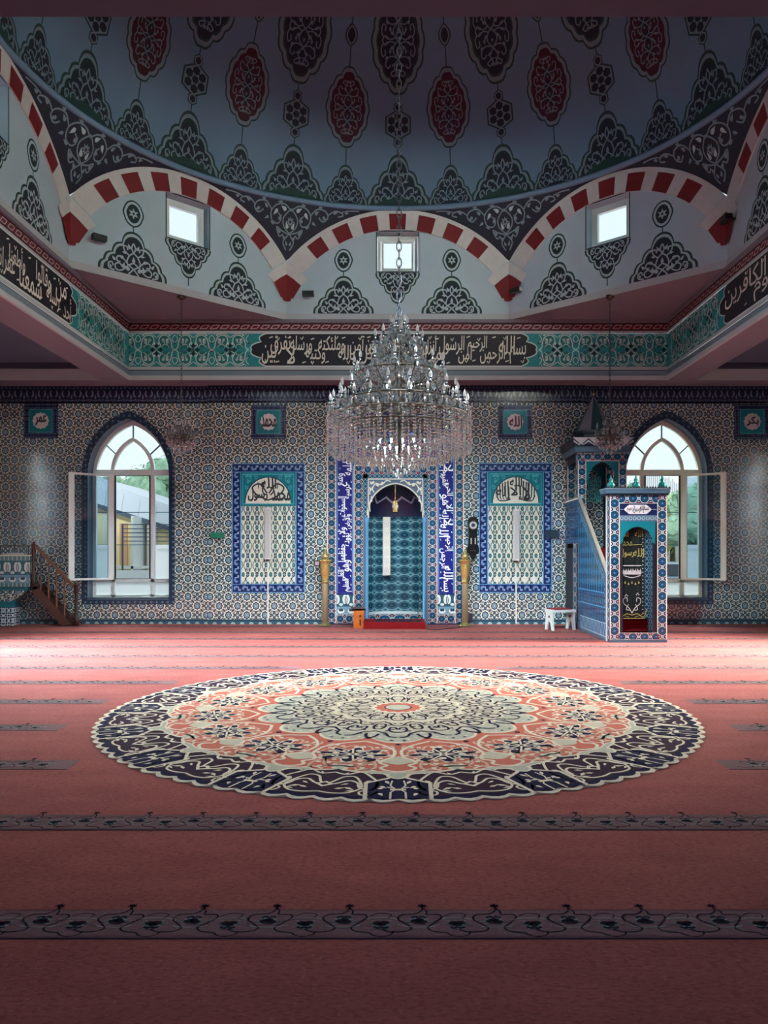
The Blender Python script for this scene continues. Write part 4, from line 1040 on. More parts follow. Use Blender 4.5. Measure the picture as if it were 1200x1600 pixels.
# ------------------------------------------------------------------ pendentive spandrels between the arches and the ring
def ring_pt(x, y, z=ZR, k=1.0):
    dx, dy = x/ERX, (y-YC)/ERY; l = hypot(dx, dy); return Vector((x/l*k, YC+(y-YC)/l*k, z))
sp = Deco(lambda u, v, h: (0, 0, 0), .004)
for k in range(8):
    A0, B0, e0, n0, L0 = face_geo(k); A1, B1, e1, n1, L1 = face_geo((k+1) % 8)
    n_in = (n0+n1).normalized()
    def bottom(p, A0=A0, B0=B0, e0=e0, L0=L0, e1=e1, L1=L1):
        if p <= 0: s = L0/2*(1+p); q = B0-e0*(L0/2-s) ; q = B0+e0*(p*L0/2); return Vector((q.x, q.y, z_ext(L0, (1+p)*L0/2)))
        q = B0+e1*(p*L1/2); return Vector((q.x, q.y, z_ext(L1, (1-p)*L1/2)))
    def fm(u, v, h, bottom=bottom, n_in=n_in):
        p = max(-1, min(1, u/2.3)); b = bottom(p); t = ring_pt(b.x, b.y)
        q = max(0, min(1.0, (v-b.z)/max(.02, ZR-b.z)))
        r = b.lerp(t, q); r = r+n_in*(h+.012); return tuple(r)
    sp.fm = fm
    NP = 40; NQ = 6; grid = []
    for i in range(NP+1):
        p = -1+2*i/NP; b = bottom(p); grid.append([sp.av(sp.P(p*2.3, b.z+(ZR-b.z)*j/NQ, -2)) for j in range(NQ+1)])
    for i in range(NP):
        for j in range(NQ): sp.af((grid[i][j], grid[i+1][j], grid[i+1][j+1], grid[i][j+1]), 'orn_navy')
    m_ = 'orn_mid'; W = .026
    zb = lambda u: bottom(u/2.3).z
    for m in (1, -1):
        K = lambda pts: [(m*u, v) for u, v in pts]
        sp.rib(cr(K([(0, 8.62), (.16, 8.72), (.34, 8.70), (.46, 8.58), (.42, 8.42), (.28, 8.38), (.22, 8.48), (.3, 8.56)]), 5), W, m_, 1)
        sp.rib(cr(K([(.46, 8.6), (.6, 8.72), (.78, 8.70), (.84, 8.60), (.74, 8.52), (.64, 8.58)]), 5), W, m_, 1)
        sp.rib(cr(K([(.84, 8.64), (.98, 8.72), (1.12, 8.71), (1.16, 8.66), (1.06, 8.63)]), 4), W*.9, m_, 1)
        sp.rib(cr(K([(1.14, 8.72), (1.3, 8.75), (1.5, 8.755)]), 4), W*.7, m_, 1)
        sp.rib(cr(K([(.04, 7.92), (.12, 8.06), (.05, 8.16), (.0, 8.22)]), 4), W, m_, 1)
        sp.rib(cr(K([(.0, 8.2), (.18, 8.26), (.3, 8.32), (.22, 8.16), (.14, 8.2)]), 4), W, m_, 1)
        sp.rib(cr(K([(0, 8.22), (.14, 8.34), (.16, 8.5), (.0, 8.66)]), 5), W, m_, 1)
        for p, a, l in (((.12, 8.62), .5, .15), ((.32, 8.62), -.9, .14), ((.28, 8.44), 2.2, .12), ((.55, 8.62), .7, .12), ((.72, 8.6), -.5, .12), ((.5, 8.48), -.5, .11), ((.95, 8.68), .3, .11), ((.2, 8.22), .6, .13), ((.08, 8.1), .9, .12),
                        ((.05, 8.3), 1.2, .14), ((.36, 8.36), .4, .11), ((.03, 8.0), 1.2, .10), ((.22, 8.74), .1, .12), ((.62, 8.75), .1, .1), ((1.2, 8.7), .2, .09)):
            sp.leaf(K([p])[0], atan2(sin(a), m*cos(a)), l, l*.5, 'orn_pale' if l > .13 else m_, 1.6)
    for a in range(8): sp.leaf((0, 8.43), a*pi/4, .10, .05, m_, 1.8)
    sp.disc((0, 8.43), .028, 'orn_crimson', 2.4, 7)
structure(sp, 'ceiling_spandrel')

# ------------------------------------------------------------------ dome
RZ = 5.35
def dome_pt(a, e, h):
    ce, se = cos(e), sin(e); return ((ERX-h)*sin(a)*ce, YC+(ERY-h)*cos(a)*ce, ZR+(RZ-h)*se)
dm = Deco(dome_pt, .004)
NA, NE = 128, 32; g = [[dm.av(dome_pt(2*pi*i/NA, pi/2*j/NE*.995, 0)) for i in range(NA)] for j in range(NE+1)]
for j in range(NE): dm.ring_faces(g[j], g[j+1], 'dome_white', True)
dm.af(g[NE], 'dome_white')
CA = 2*pi/16; RAD = (ERX+ERY)/2
for k in range(-5, 6):
    for half in (0, 1):
        a0 = (k+.5*half)*CA
        if abs(a0) > radians(118): continue
        def place(e0, a0=a0): return dm.sub(lambda x, y: (a0+x/RAD/max(.5, cos(e0)), radians(0)+e0+y/RZ))
        if not half:
            q = place(radians(.5)); crest(q, (0, 0), .66, 1.05, 5)
            d0 = radians(11.8); q = place(d0); q.rib([(0, -.02), (0, .09), (0, .19)], .022, 'orn_green', 1)
            q = place(radians(17.6))
            q.fill([(.30*cos(pi/6+pi/3*i), .30*sin(pi/6+pi/3*i)) for i in range(6)], 'orn_green', 1, 3); q.fill([(.265*cos(pi/6+pi/3*i), .265*sin(pi/6+pi/3*i)) for i in range(6)], 'orn_mid', 2, 3)
            for i in range(6):
                c = (.155*cos(pi/2+pi/3*i), .155*sin(pi/2+pi/3*i)); q.fill([(c[0]+.078*cos(pi/6+pi/3*j), c[1]+.078*sin(pi/6+pi/3*j)) for j in range(6)], 'orn_navy', 3)
            q.fill([(.07*cos(pi/3*j), .07*sin(pi/3*j)) for j in range(6)], 'orn_navy', 3)
            for y in (-.33, .33):
                for s, m, l in ((.105, 'orn_green', 1.2), (.085, 'orn_mid', 2.2), (.06, 'orn_navy', 3.2)): q.fill([(s*cos(pi/6+pi/3*j), y+s*1.1*sin(pi/6+pi/3*j)) for j in range(6)], m, l)
            q.rib([(0, .43), (0, .50), (0, .57)], .022, 'orn_green', 1)
            q = place(radians(33.4)); big_medal(q, (0, 0), .56, .93, 'orn_navy')
        else:
            q = place(radians(.5)); crest(q, (0, 0), .47, .80, 4)
            q = place(radians(9.1)); q.rib([(0, 0), (0, .16), (0, .33)], .022, 'orn_green', 1)
            q = place(radians(20.4)); big_medal(q, (0, 0), .475, .735, 'orn_crimson')
            q = place(radians(28.2)); q.rib([(0, 0), (0, .18), (0, .36)], .022, 'orn_green', 1)
            q = place(radians(33.9)); nested(q, lobed([(0, 1), (.75, .3), (.75, -.3), (0, -1), (-.75, -.3), (-.75, .3)], .08, 3), (0, 0), .15, .2, [((1, 1), 'orn_green'), ((.8, .84), 'orn_mid'), ((.6, .66), 'orn_navy')], 1, 2)
            q.rib([(0, .19), (0, .4), (0, .8)], .022, 'orn_green', 1)
            q = place(radians(48)); big_medal(q, (0, 0), .42, .66, 'orn_crimson')
structure(dm, 'ceiling_dome')
d = MB(); rp = [tuple(ring_pt(sin(2*pi*i/120), YC+cos(2*pi*i/120), ZR)) for i in range(120)]
d.tube(rp, .055, 'dome_white', 6, True, True); structure(d, 'trim_5')
# ------------------------------------------------------------------ things on the back wall
YF = YW-.07                                   # face of the middle bay
def wall_map(x, y, z): return lambda u, v, h: (x+u, y-h, z+v)
def frame_strip(d, u0, u1, v0, v1, w, mat, L, corner=None):
    """four border strips with their pattern running along them (uv: along, across)"""
    A = lambda a, b, c, e, uv: d.face([d.P(*a, L), d.P(*b, L), d.P(*c, L), d.P(*e, L)], mat, uv)
    H = v1-v0; Wd = u1-u0
    A((u0, v0), (u1, v0), (u1, v0+w), (u0, v0+w), [(0, w), (Wd, w), (Wd, 0), (0, 0)])
    A((u0, v1-w), (u1, v1-w), (u1, v1), (u0, v1), [(0, 0), (Wd, 0), (Wd, w), (0, w)])
    A((u0, v0+w), (u0+w, v0+w), (u0+w, v1-w), (u0, v1-w), [(0, 0), (0, w), (H-2*w, w), (H-2*w, 0)])
    A((u1-w, v0+w), (u1, v0+w), (u1, v1-w), (u1-w, v1-w), [(0, w), (0, 0), (H-2*w, 0), (H-2*w, w)])
def slab_edges(d, u0, u1, v0, v1, L0, L1, mat):
    q = [(u0, v0), (u1, v0), (u1, v1), (u0, v1)]
    for k in range(4):
        a, b = q[k], q[(k+1) % 4]; d.face([d.P(*a, L0), d.P(*b, L0), d.P(*b, L1), d.P(*a, L1)], mat)

# square calligraphy tiles
def roundel(px0, px1, py0, py1, Y, words, label):
    x = ax((px0+px1)/2, Y); z = az((py0+py1)/2, Y); hw = (px1-px0)/2*Y/F; hh = (py1-py0)/2*Y/F
    root = thing('calligraphy_tile_panel', label, 'tile panel', (x, Y, z), 0, 'square calligraphy tiles')
    mk = lambda: Deco(wall_map(0, 0, 0), .004)
    d = mk(); frame_strip(d, -hw, hw, -hh, hh, hw*.33, 'tile_scroll_border_dark', 4); slab_edges(d, -hw, hw, -hh, hh, .2, 4, 'tile_navy'); d.build('tile_border', root)
    d = mk(); a = hw*.67; d.rect(-a, a, -a, a, 'tile_teal', 5); d.rib([(-a, -a), (a, -a), (a, a), (-a, a)], .02, 'tile_teal_line', 5.6, True); d.build('teal_field', root)
    d = mk(); r = hw*.47; out = [((1+.05*cos(12*t))*r*cos(t), (1+.05*cos(12*t))*r*sin(t)) for t in [2*pi*k/60 for k in range(60)]]; d.fill(out, 'lettering_rose_white', 7); d.build('roundel', root)
    d = mk()
    for w_, u0, u1, v0, v1 in words: put_word(d, w_, u0*r, u1*r, v0*r, v1*r, 'ink_black', 9, 0, .016*r/.2)
    d.build('lettering', root)
MAT['tile_scroll_border_dark'] = MAT['tile_slate']
def p_dark(b, u, v):
    a = b.fold(u, .12); c = b.fold(v, .12); col = b.mix((28, 34, 66), (72, 92, 128), b.d2(a, c, .03, .02, 1/.03, 1/.014) < 1); return b.mix(col, (14, 20, 46), b.mn(a, c) < .006)
patt('tile_scroll_border_dark', p_dark, .25)
roundel(393, 447, 633, 686, YF, [('محمد', -.90, .90, -.66, .66), ('ا', -.05, .05, -.1, .72)][:1], 'square calligraphy tile above the niche panel beside the left brass candlestick, round name in black')
roundel(778, 831.5, 633, 686, YF, [('الله', -.76, .78, -.62, .70)], 'square calligraphy tile above the niche panel beside the dark pendulum clock')
roundel(38, 91, 630.5, 685, YW, [('عمر', -.7, .7, -.6, .62)], 'dim square calligraphy tile above the wooden pulpit stairs')
roundel(1147, 1202, 632, 686, YW, [('بكر', -.72, .72, -.55, .55), ('أبو', -.3, .5, .2, .7)][:1], 'dim square calligraphy tile near the right wall beyond the minbar window')

# tall framed niche panels
def niche_panel(px0, px1, py0, py1, label, kind):
    x = ax((px0+px1)/2, YF); hw = (px1-px0)/2*YF/F; z0 = az(py1, YF); z1 = az(py0, YF); hh = (z1-z0)/2; zc = (z0+z1)/2
    root = thing('tile_niche_panel', label, 'tile panel', (x, YF, zc), 0, 'tall tile panels beside the mihrab')
    mk = lambda: Deco(wall_map(0, 0, 0), .004)
    B = .19
    d = mk(); frame_strip(d, -hw, hw, -hh, hh, B, 'tile_scroll_border', 4); slab_edges(d, -hw, hw, -hh, hh, .2, 4, 'tile_skyblue')
    q = [(-hw, -hh), (hw, -hh), (hw, hh), (-hw, hh)]; d.rib(q, .02, 'tile_skyblue', 5, True); q = [(-hw+B, -hh+B), (hw-B, -hh+B), (hw-B, hh-B), (-hw+B, hh-B)]; d.rib(q, .025, 'tile_skyblue', 5, True)
    d.build('tile_border', root)
    d = mk(); a = hw-B; t0 = hh-B-.735; d.face([d.P(-a, -hh+B, 2), d.P(a, -hh+B, 2), d.P(a, t0, 2), d.P(-a, t0, 2)], 'tile_lattice', [(-a+.05, 0), (a+.05, 0), (a+.05, t0+hh-B), (-a+.05, t0+hh-B)])
    n = 6; s = 2*a/n
    for k in range(n+1):                      # pale diamonds along the foot of the lattice
        u = -a+s*k; u0, u1 = max(-a, u-.085), min(a, u+.085)
        d.fill([(u0, -hh+B+.10) if u0 > u-.08 else (u-.085, -hh+B+.10), (u, -hh+B+.01), (u1, -hh+B+.10), (u, -hh+B+.20)] if 0 < k < n else [(u, -hh+B+.01), (u+(.085 if k == 0 else -.085), -hh+B+.10), (u, -hh+B+.20)], 'tile_cream', 3)
    d.build('lattice_field', root)
    d = mk(); d.rect(-a, a, t0, hh-B, 'tile_teal', 8); slab_edges(d, -a, a, t0, hh-B, 1, 8, 'tile_teal_line'); e = .045
    d.rib([(-a+e, t0+e), (a-e, t0+e), (a-e, hh-B-e), (-a+e, hh-B-e)], .03, 'tile_teal_line', 9, True)
    for m in (1, -1):
        for p, r in (((a-.17, hh-B-.16), .075), ((a-.33, hh-B-.12), .05), ((a-.12, hh-B-.34), .05)): d.rib([(m*u, v) for u, v in spiral(p, r, .6, 1.2)], .016, 'tile_teal_line', 9)
        for p, an in (((a-.14, hh-B-.24), 2.2), ((a-.25, hh-B-.1), .4), ((a-.1, hh-B-.1), 2.6)): d.leaf((m*p[0], p[1]), atan2(sin(an), m*cos(an)), .1, .05, 'tile_teal_line', 9.4)
    d.build('tympanum', root)
    d = mk(); r = a-.10; rz = .57; half = [(r*cos(pi*k/28), t0+.055+rz*sin(pi*k/28)) for k in range(29)]; d.fill(half, 'tile_cream', 11); d.rib(half, .016, 'tile_navy', 12); d.build('lunette', root)
    d = mk(); b0 = t0+.075
    if kind == 'm':
        put_word(d, 'الله', -.16, .17, b0+.30, b0+.53, 'ink_black', 13, 0, .013)
        for w_, u0, u1, v0, v1 in (('محمد', .08, .47, .03, .27), ('رسول', -.44, -.02, .03, .30)): put_word(d, w_, u0, u1, b0+v0, b0+v1, 'ink_black', 13, 0, .015)
        for m in (1, -1):
            d.rib(cr([(m*.02, b0+.2), (m*.18, b0+.40), (m*.34, b0+.33), (m*.28, b0+.2), (m*.12, b0+.1), (0, b0+.05)], 5), .034, 'ink_black', 13.4)
            d.rib(cr([(m*.10, b0+.42), (m*.12, b0+.25), (m*.05, b0+.16)], 4), .03, 'ink_black', 13.4); d.rib([(m*.22, b0+.44), (m*.2, b0+.3)], .02, 'ink_black', 13.4)
    else:
        put_word(d, 'الله', -.13, .13, b0+.34, b0+.54, 'ink_black', 13, 0, .013)
        put_word(d, 'إلا', -.12, .13, b0+.05, b0+.36, 'ink_black', 13, 0, .013); put_word(d, 'لا', .14, .30, b0+.04, b0+.42, 'ink_black', 13, 0, .015); put_word(d, 'إله', -.44, -.12, b0+.04, b0+.34, 'ink_black', 13, 0, .013)
        for m in (1, -1):
            for q, h in ((.16, .46), (.22, .44), (.28, .42), (.34, .38), (.40, .33)): d.rib([(m*(q+.01), b0+h), (m*q, b0+.12), (m*(q-.03), b0+.05)], lambda t: .03-.014*t, 'ink_black', 13.2)
            d.rib(cr([(m*.42, b0+.15), (m*.36, b0+.04), (m*.24, b0+.03), (m*.12, b0+.06)], 4), .024, 'ink_black', 13.3)
    d.build('lettering', root)
niche_panel(363, 476, 724.5, 926, 'tall blue bordered tile panel with lettered lunette beside the wall thermostat', 'm')
niche_panel(748.5, 862, 724, 926, 'tall blue bordered tile panel with lettered lunette between pendulum clock and minbar', 'a')

# slim column loudspeakers with their cable conduits
def column_speaker(px, py0, py1, label):
    Y = YF-.04; x = ax(px, Y); z1 = az(py0, Y); z0 = az(py1, Y)
    root = thing('column_speaker', label, 'loudspeaker', (x, Y, z0), 0, 'column loudspeakers'); h = z1-z0
    d = MB(); w = .075
    d.prism([(-w, .02), (-w, -.05), (-w+.02, -.075), (w-.02, -.075), (w, -.05), (w, .02)], lambda p: (p[0], p[1], 0), lambda p: (p[0], p[1], h), 'speaker_white'); d.build('cabinet', root)
    d = MB(); d.box(-w+.025, w-.025, -.082, -.074, .03, h-.03, 'speaker_grille'); d.build('grille', root)
    d = MB(); d.box(-.03, .03, -.03, .02, -.035, 0, 'plastic_dark'); d.build('cable_gland', root)
    d = MB(); d.box(-.013, .013, .0, .018, -z0+.02, -.03, 'cable_cream'); d.build('cable_conduit', root)
column_speaker(418.5, 793, 874, 'white column loudspeaker mounted on the tile panel beside the left candlestick')
column_speaker(806.5, 796, 876, 'white column loudspeaker mounted on the tile panel between clock and minbar')

# small wall fixtures
d = MB((0, 0, 0))
def plate(name, label, cat, px0, px1, py0, py1, Y, dep, m, m2=None, inset=.2):
    x0, x1, z0, z1 = ax(px0, Y), ax(px1, Y), az(py1, Y), az(py0, Y); c = ((x0+x1)/2, Y, (z0+z1)/2)
    root = thing(name, label, cat, c); d = MB(c); d.box(x0, x1, Y-dep, Y, z0, z1, m); d.build('housing', root)
    if m2:
        d = MB(c); i = (x1-x0)*inset; j = (z1-z0)*inset; d.box(x0+i, x1-i, Y-dep-.008, Y-dep, z0+j, z1-j, m2); d.build('face_plate', root)
    return root
plate('exit_sign', 'small green sign on the tiles beside the left niche panel', 'sign', 329, 351, 832, 841, YF, .05, 'sign_green')
plate('exit_sign', 'small dark green sign on the tiles just left of the minbar', 'sign', 852, 873, 828, 840, YF-.06, .04, 'sign_dark')
plate('thermostat', 'small dark framed wall control beside the left candlestick', 'switch', 490.5, 500.5, 875.5, 885, YF, .04, 'plastic_dark', 'plastic_pale')
plate('cable_box', 'small black box at the wall foot beside the right candlestick', 'box', 732, 738, 958, 972, YF, .06, 'plastic_dark')

# pendulum clock
Yc = YF; xk = ax(738.5, Yc)
root = thing('pendulum_clock', 'dark wooden pendulum wall clock with pale round dial above the right candlestick', 'clock', (xk, Yc, az(841, Yc)))
k_ = Yc/F
def ck(u, v): return (u*k_, (841-v)*k_)
d = Deco(wall_map(0, 0, 0), .02)
out = [ck(*p) for p in ((-7, 826), (-8.5, 819), (-7.5, 812), (-4, 808.5), (0, 807.5), (4, 808.5), (7.5, 812), (8.5, 819), (7, 826), (6, 832), (6.5, 850), (9, 856), (9.5, 862), (5, 867), (3, 872), (0, 875), (-3, 872), (-5, 867), (-9.5, 862), (-9, 856), (-6.5, 850), (-6, 832))]
d.prism(out, lambda p: (p[0], -.12, p[1]), lambda p: (p[0], -.0, p[1]), 'black_wood'); d.build('case', root)
d = MB(); c = ck(0, 821); d.tube([(c[0]+.092*cos(2*pi*i/24), -.125, c[1]+.092*sin(2*pi*i/24)) for i in range(24)], .012, 'wood_dark', 6, True, True); d.build('bezel', root)
d = MB(); i_ = [d.av((c[0]+.085*cos(2*pi*i/24), -.126, c[1]+.085*sin(2*pi*i/24))) for i in range(24)]; d.af(i_, 'clock_silver'); j_ = [d.av((c[0]+.042*cos(2*pi*i/20), -.128, c[1]+.042*sin(2*pi*i/20))) for i in range(20)]; d.af(j_, 'plastic_dark'); dial = d.build('dial', root)
d = MB(); d.bar((c[0], -.132, c[1]), (c[0]+.05, -.132, c[1]+.03), .008, .004, 'black_wood'); d.bar((c[0], -.132, c[1]), (c[0]-.01, -.132, c[1]+.075), .006, .004, 'black_wood'); d.build('hand', dial)
for u in (-3.2, 3.2):
    d = MB(); p = ck(u, 846); d.tube([(p[0], -.13, p[1]-.06), (p[0], -.13, p[1]+.07)], .012, 'clock_silver', 8); d.build('weight', root)
d = MB(); p = ck(0, 861); d.lathe([(0, -.01), (.05, -.008), (.055, 0), (.05, .008), (0, .01)], (p[0], -.13, p[1]), 'antique_brass', 14); d.build('pendulum', root)

# ------------------------------------------------------------------ mihrab
YM = 16.22; km = YM/F
root = thing('mihrab', 'tall tiled prayer niche framed by cobalt lettering bands at the middle of the wall', 'prayer niche', (NX, YM, 0))
def mk(L=.003): return Deco(lambda u, v, h: (u, -h, v), L)
PW, PI_, BI, BO_, NFw = .70, .60, .90, 1.29, .70
TOP = 4.83
def strip(d, u0, u1, v0, v1, mat, L, vertical=True):
    uv = [(v0, 0), (v0, abs(u1-u0)), (v1, abs(u1-u0)), (v1, 0)] if vertical else [(u0, 0), (u1, 0), (u1, v1-v0), (u0, v1-v0)]
    d.face([d.P(u0, v0, L), d.P(u1, v0, L), d.P(u1, v1, L), d.P(u0, v1, L)], mat, uv)
def line(d, pts, w, mat, L, close=False): d.rib(pts, w, mat, L, close)
d = mk()   # backing with the niche cut out
ow = 1.485; arch = [(u, z) for u, z in pointed(NW, .0, 2.36, 3.05)]
out = [(-ow, 0)]+[(-NW, 0)]+arch[1:-1]+[(NW, 0)]+[(ow, 0), (ow, TOP), (-ow, TOP)]
i_ = [d.av(d.P(p[0], p[1], 0)) for p in out]
for t in tessellate_polygon([[Vector((p[0], p[1], 0)) for p in out]]): d.af([i_[q] for q in t], 'tile_navy')
for s in (-1, 1): d.face([(s*ow, 0, 0), (s*ow, .2, 0), (s*ow, .2, TOP), (s*ow, 0, TOP)], 'tile_slate')
d.face([(-ow, 0, TOP), (ow, 0, TOP), (ow, .2, TOP), (-ow, .2, TOP)], 'tile_slate')
d.build('body', root)
d = mk()
for s in (-1, 1):
    strip(d, s*ow, s*BO_, .03, TOP-.2, 'tile_floral', 2); strip(d, s*BI, s*PW, .03, 3.44, 'tile_floral', 2)
    line(d, [(s*(ow-.012), .03), (s*(ow-.012), TOP-.2)], .016, 'tile_cream', 3); line(d, [(s*BO_, .03), (s*BO_, TOP-.2)], .016, 'tile_cream', 3)
    line(d, [(s*BI, .03), (s*BI, 3.44)], .016, 'tile_cream', 3)
strip(d, -ow, ow, TOP-.2, TOP, 'tile_floral', 2, False); strip(d, -PW, PW, 3.26, 3.44, 'tile_floral', 2, False)
for s in (-1, 1): strip(d, *(sorted((s*BO_, s*BI))), .03, .24, 'tile_floral', 2, False)
d.build('floral_border', root)
for s in (-1, 1):
    d = mk(); u0, u1 = sorted((s*BO_, s*BI)); d.face([d.P(u0, .24, 2), d.P(u1, .24, 2), d.P(u1, .65, 2), d.P(u0, .65, 2)], 'tile_palmette', [(0, .09), (u1-u0, .09), (u1-u0, .50), (0, .50)]); d.build('palmette_panel', root)
d = mk(.005)
for s in (-1, 1):
    u0, u1 = sorted((s*BO_, s*BI)); d.rect(u0+.01, u1-.01, .66, 4.45, 'cobalt', 2); line(d, [(u0+.035, .69), (u1-.035, .69), (u1-.035, 4.42), (u0+.035, 4.42)], .014, 'tile_skyblue', 2.6, True)
d.rect(-BO_+.01, BO_-.01, 4.45, TOP-.2, 'cobalt', 2)
d.rect(-BI, BI, 3.62, 4.45, 'cobalt', 2)
line(d, [(-BI+.04, 3.66), (BI-.04, 3.66), (BI-.04, 4.40), (-BI+.04, 4.40)], .016, 'tile_skyblue', 2.6, True)
d.build('lettering_band', root)
# lettering: climbs the right band, runs down the left one
TA = 'بسم الله الرحمن الرحيم الله لا إله إلا هو الحي القيوم لا تأخذه سنة ولا نوم'.split()
TB = 'ولا يحيطون بشيء من علمه وسع كرسيه السموات والأرض ولا يؤوده حفظهما وهو العلي العظيم'.split()
d = Deco(lambda u, v, h: (u, -h-.010, v), .002)
r_ = d.sub(lambda u, v: ((BI+BO_)/2+v, 2.56-u)); write_band(r_, TA, -1.85, 1.84, -.155, .155, 'letter_white', 3, True, .004, True, .06)
l_ = d.sub(lambda u, v: (-(BI+BO_)/2-v, 2.56+u)); write_band(l_, TB, -1.84, 1.85, -.155, .155, 'letter_white', 3, True, .004, True, .06)
d.build('lettering', root)
d = mk(.004)
for m in (1, -1):
    d.rib(cr([(0, 3.8), (m*.2, 4.25), (m*.45, 4.2), (m*.5, 3.95), (m*.7, 3.85), (m*.78, 4.1)], 5), .03, 'tile_skyblue', 4)
    for p, an in (((.3, 4.1), .4), ((.6, 4.0), 2.0), ((.15, 3.95), 1.2)): d.leaf((m*p[0], p[1]), atan2(sin(an), m*cos(an)), .16, .08, 'tile_skyblue', 5)
d.build('scroll_pattern', root)
d = mk(); d.rect(-BI, BI, 3.44, 3.62, 'tile_cream', 2)
for s in (-1, 1): d.fill([(s*.88, 3.46), (s*.88, 3.60), (s*.72, 3.47)], 'tile_navy', 3); d.rib(cr([(s*.7, 3.5), (s*.55, 3.58), (s*.4, 3.5), (s*.2, 3.58), (0, 3.5)], 4), .02, 'tile_slate', 3)
d.build('cream_band', root)
d = mk(.004)   # frame of the niche with its spandrels
for s in (-1, 1): strip(d, s*PW, s*PI_, 2.30, 3.26, 'tile_fret', 3); strip(d, s*PW, s*(NW), .0, 2.30, 'tile_slate', 3)
strip(d, -PW, PW, 3.17, 3.26, 'tile_fret', 3, False)
d.build('niche_frame', root)
d = mk(.004)
top_arch = arch[1:-1]
sp_out = [(-PI_-.01, 2.30), (-NW*.985, 2.36)]+top_arch[1:-1]+[(NW*.985, 2.36), (PI_+.01, 2.30), (PI_+.01, 3.17), (-PI_-.01, 3.17)]
d.fill(sp_out, 'tile_slate', 4)
q = [(-PI_+.012, 2.32), (-PI_+.012, 3.155), (PI_-.012, 3.155), (PI_-.012, 2.32)]; d.rib(q, .03, 'tile_cream', 6)
d.rib([(u*.985, z+.012) for u, z in top_arch], .028, 'tile_cream', 6)
for s in (1, -1):
    K = lambda pts: [(s*u, v) for u, v in pts]
    d.rib(cr(K([(.10, 3.10), (.2, 3.12), (.3, 3.03), (.42, 3.06), (.5, 2.95), (.46, 2.86)]), 4), .024, 'tile_cream', 6); d.rib(cr(K([(.55, 2.45), (.56, 2.6), (.51, 2.74), (.56, 2.86), (.50, 2.98)]), 4), .022, 'tile_cream', 6)
    for p, an, l in (((.45, 3.09), -.3, .10), ((.36, 3.0), .6, .1), ((.53, 2.9), 1.2, .1), ((.52, 2.66), 1.5, .09), ((.26, 3.08), -.5, .09), ((.5, 3.04), .8, .09)):
        d.leaf((s*p[0], p[1]), atan2(sin(an), s*cos(an)), l, .055, 'tile_cream', 6.4)
    for p in ((.40, 2.98), (.54, 2.8)): d.disc((s*p[0], p[1]), .02, 'line_red', 6.8, 6)
d.build('spandrel', root)
d = mk()
for s in (-1, 1):
    d.lathe([(.055, 0), (.055, .08), (.036, .12), (.036, 2.2), (.05, 2.24), (.055, 2.32)], (s*(NW+.0), .0, 0), 'tile_skyblue', 10)
d.build('colonnette', root)
d = mk()  # niche shell: half cylinder and pointed half dome
DP = .50; n = 20
def nring(k, z): return [(k*NW*sin(-pi/2+pi*i/n), .005+DP*k*cos(-pi/2+pi*i/n), z) for i in range(n+1)]
arcl = [1.76*NW*(i/n) for i in range(n+1)]
zs_ = [0, .25, 2.36]
for a, b, m in ((0, .26, 'tile_floral'), (.26, 2.36, 'tile_niche')):
    A, B = nring(1, a), nring(1, b)
    for i in range(n): d.face([A[i], A[i+1], B[i+1], B[i]], m, [(arcl[i], a), (arcl[i+1], a), (arcl[i+1], b), (arcl[i], b)])
ph = [(u, z) for u, z in pointed(NW, 2.36, 2.36, 3.05)][1:]; ph = ph[:len(ph)//2+1]
for (u0, z0), (u1, z1) in zip(ph, ph[1:]):
    A, B = nring(abs(u0)/NW, z0), nring(max(.001, abs(u1)/NW), z1)
    for i in range(n): d.face([A[i], A[i+1], B[i+1], B[i]], 'tile_niche_dome', [(arcl[i], z0-2.36), (arcl[i+1], z0-2.36), (arcl[i+1], z1-2.36), (arcl[i], z1-2.36)])
d.build('niche_shell', root)
d = mk()
for k in range(10):
    u = -ow+.297*k+.148; d.fill([(u-.14, TOP), (u-.12, TOP+.16), (u-.05, TOP+.22), (u, TOP+.34), (u+.05, TOP+.22), (u+.12, TOP+.16), (u+.14, TOP)], 'tile_navy', 0); d.leaf((u, TOP+.04), pi/2, .2, .1, 'tile_slate', 3)
d.build('cresting', root)
# lantern hanging in the niche
xl, Yl = ax(617.5, 16.12), 16.12
lan = thing('hanging_lantern', 'small brass lantern hanging inside the prayer niche arch', 'lantern', (xl, Yl, az(800, Yl)))
d = MB(); d.tube([(0, 0, .25), (0, 0, .585)], .008, 'brass', 6); d.lathe([(0, .30), (.022, .28), (0, .25)], (0, 0, .02), 'brass', 8); d.build('hanging_rod', lan)
d = MB(); d.lathe([(.0, 0), (.055, 0), (.06, .012), (.06, .03), (.05, .035), (.05, .21), (.062, .215), (.062, .235), (.03, .255), (0, .27)], (0, 0, 0), 'brass', 10, False); d.build('lantern_body', lan)
d = MB()
for i in range(5): a = 2*pi*i/5+.3; d.octa((.052*cos(a), .052*sin(a), .12), .016, .075, .075, 'upvc_warm', 4)
d.build('lantern_pane', lan)
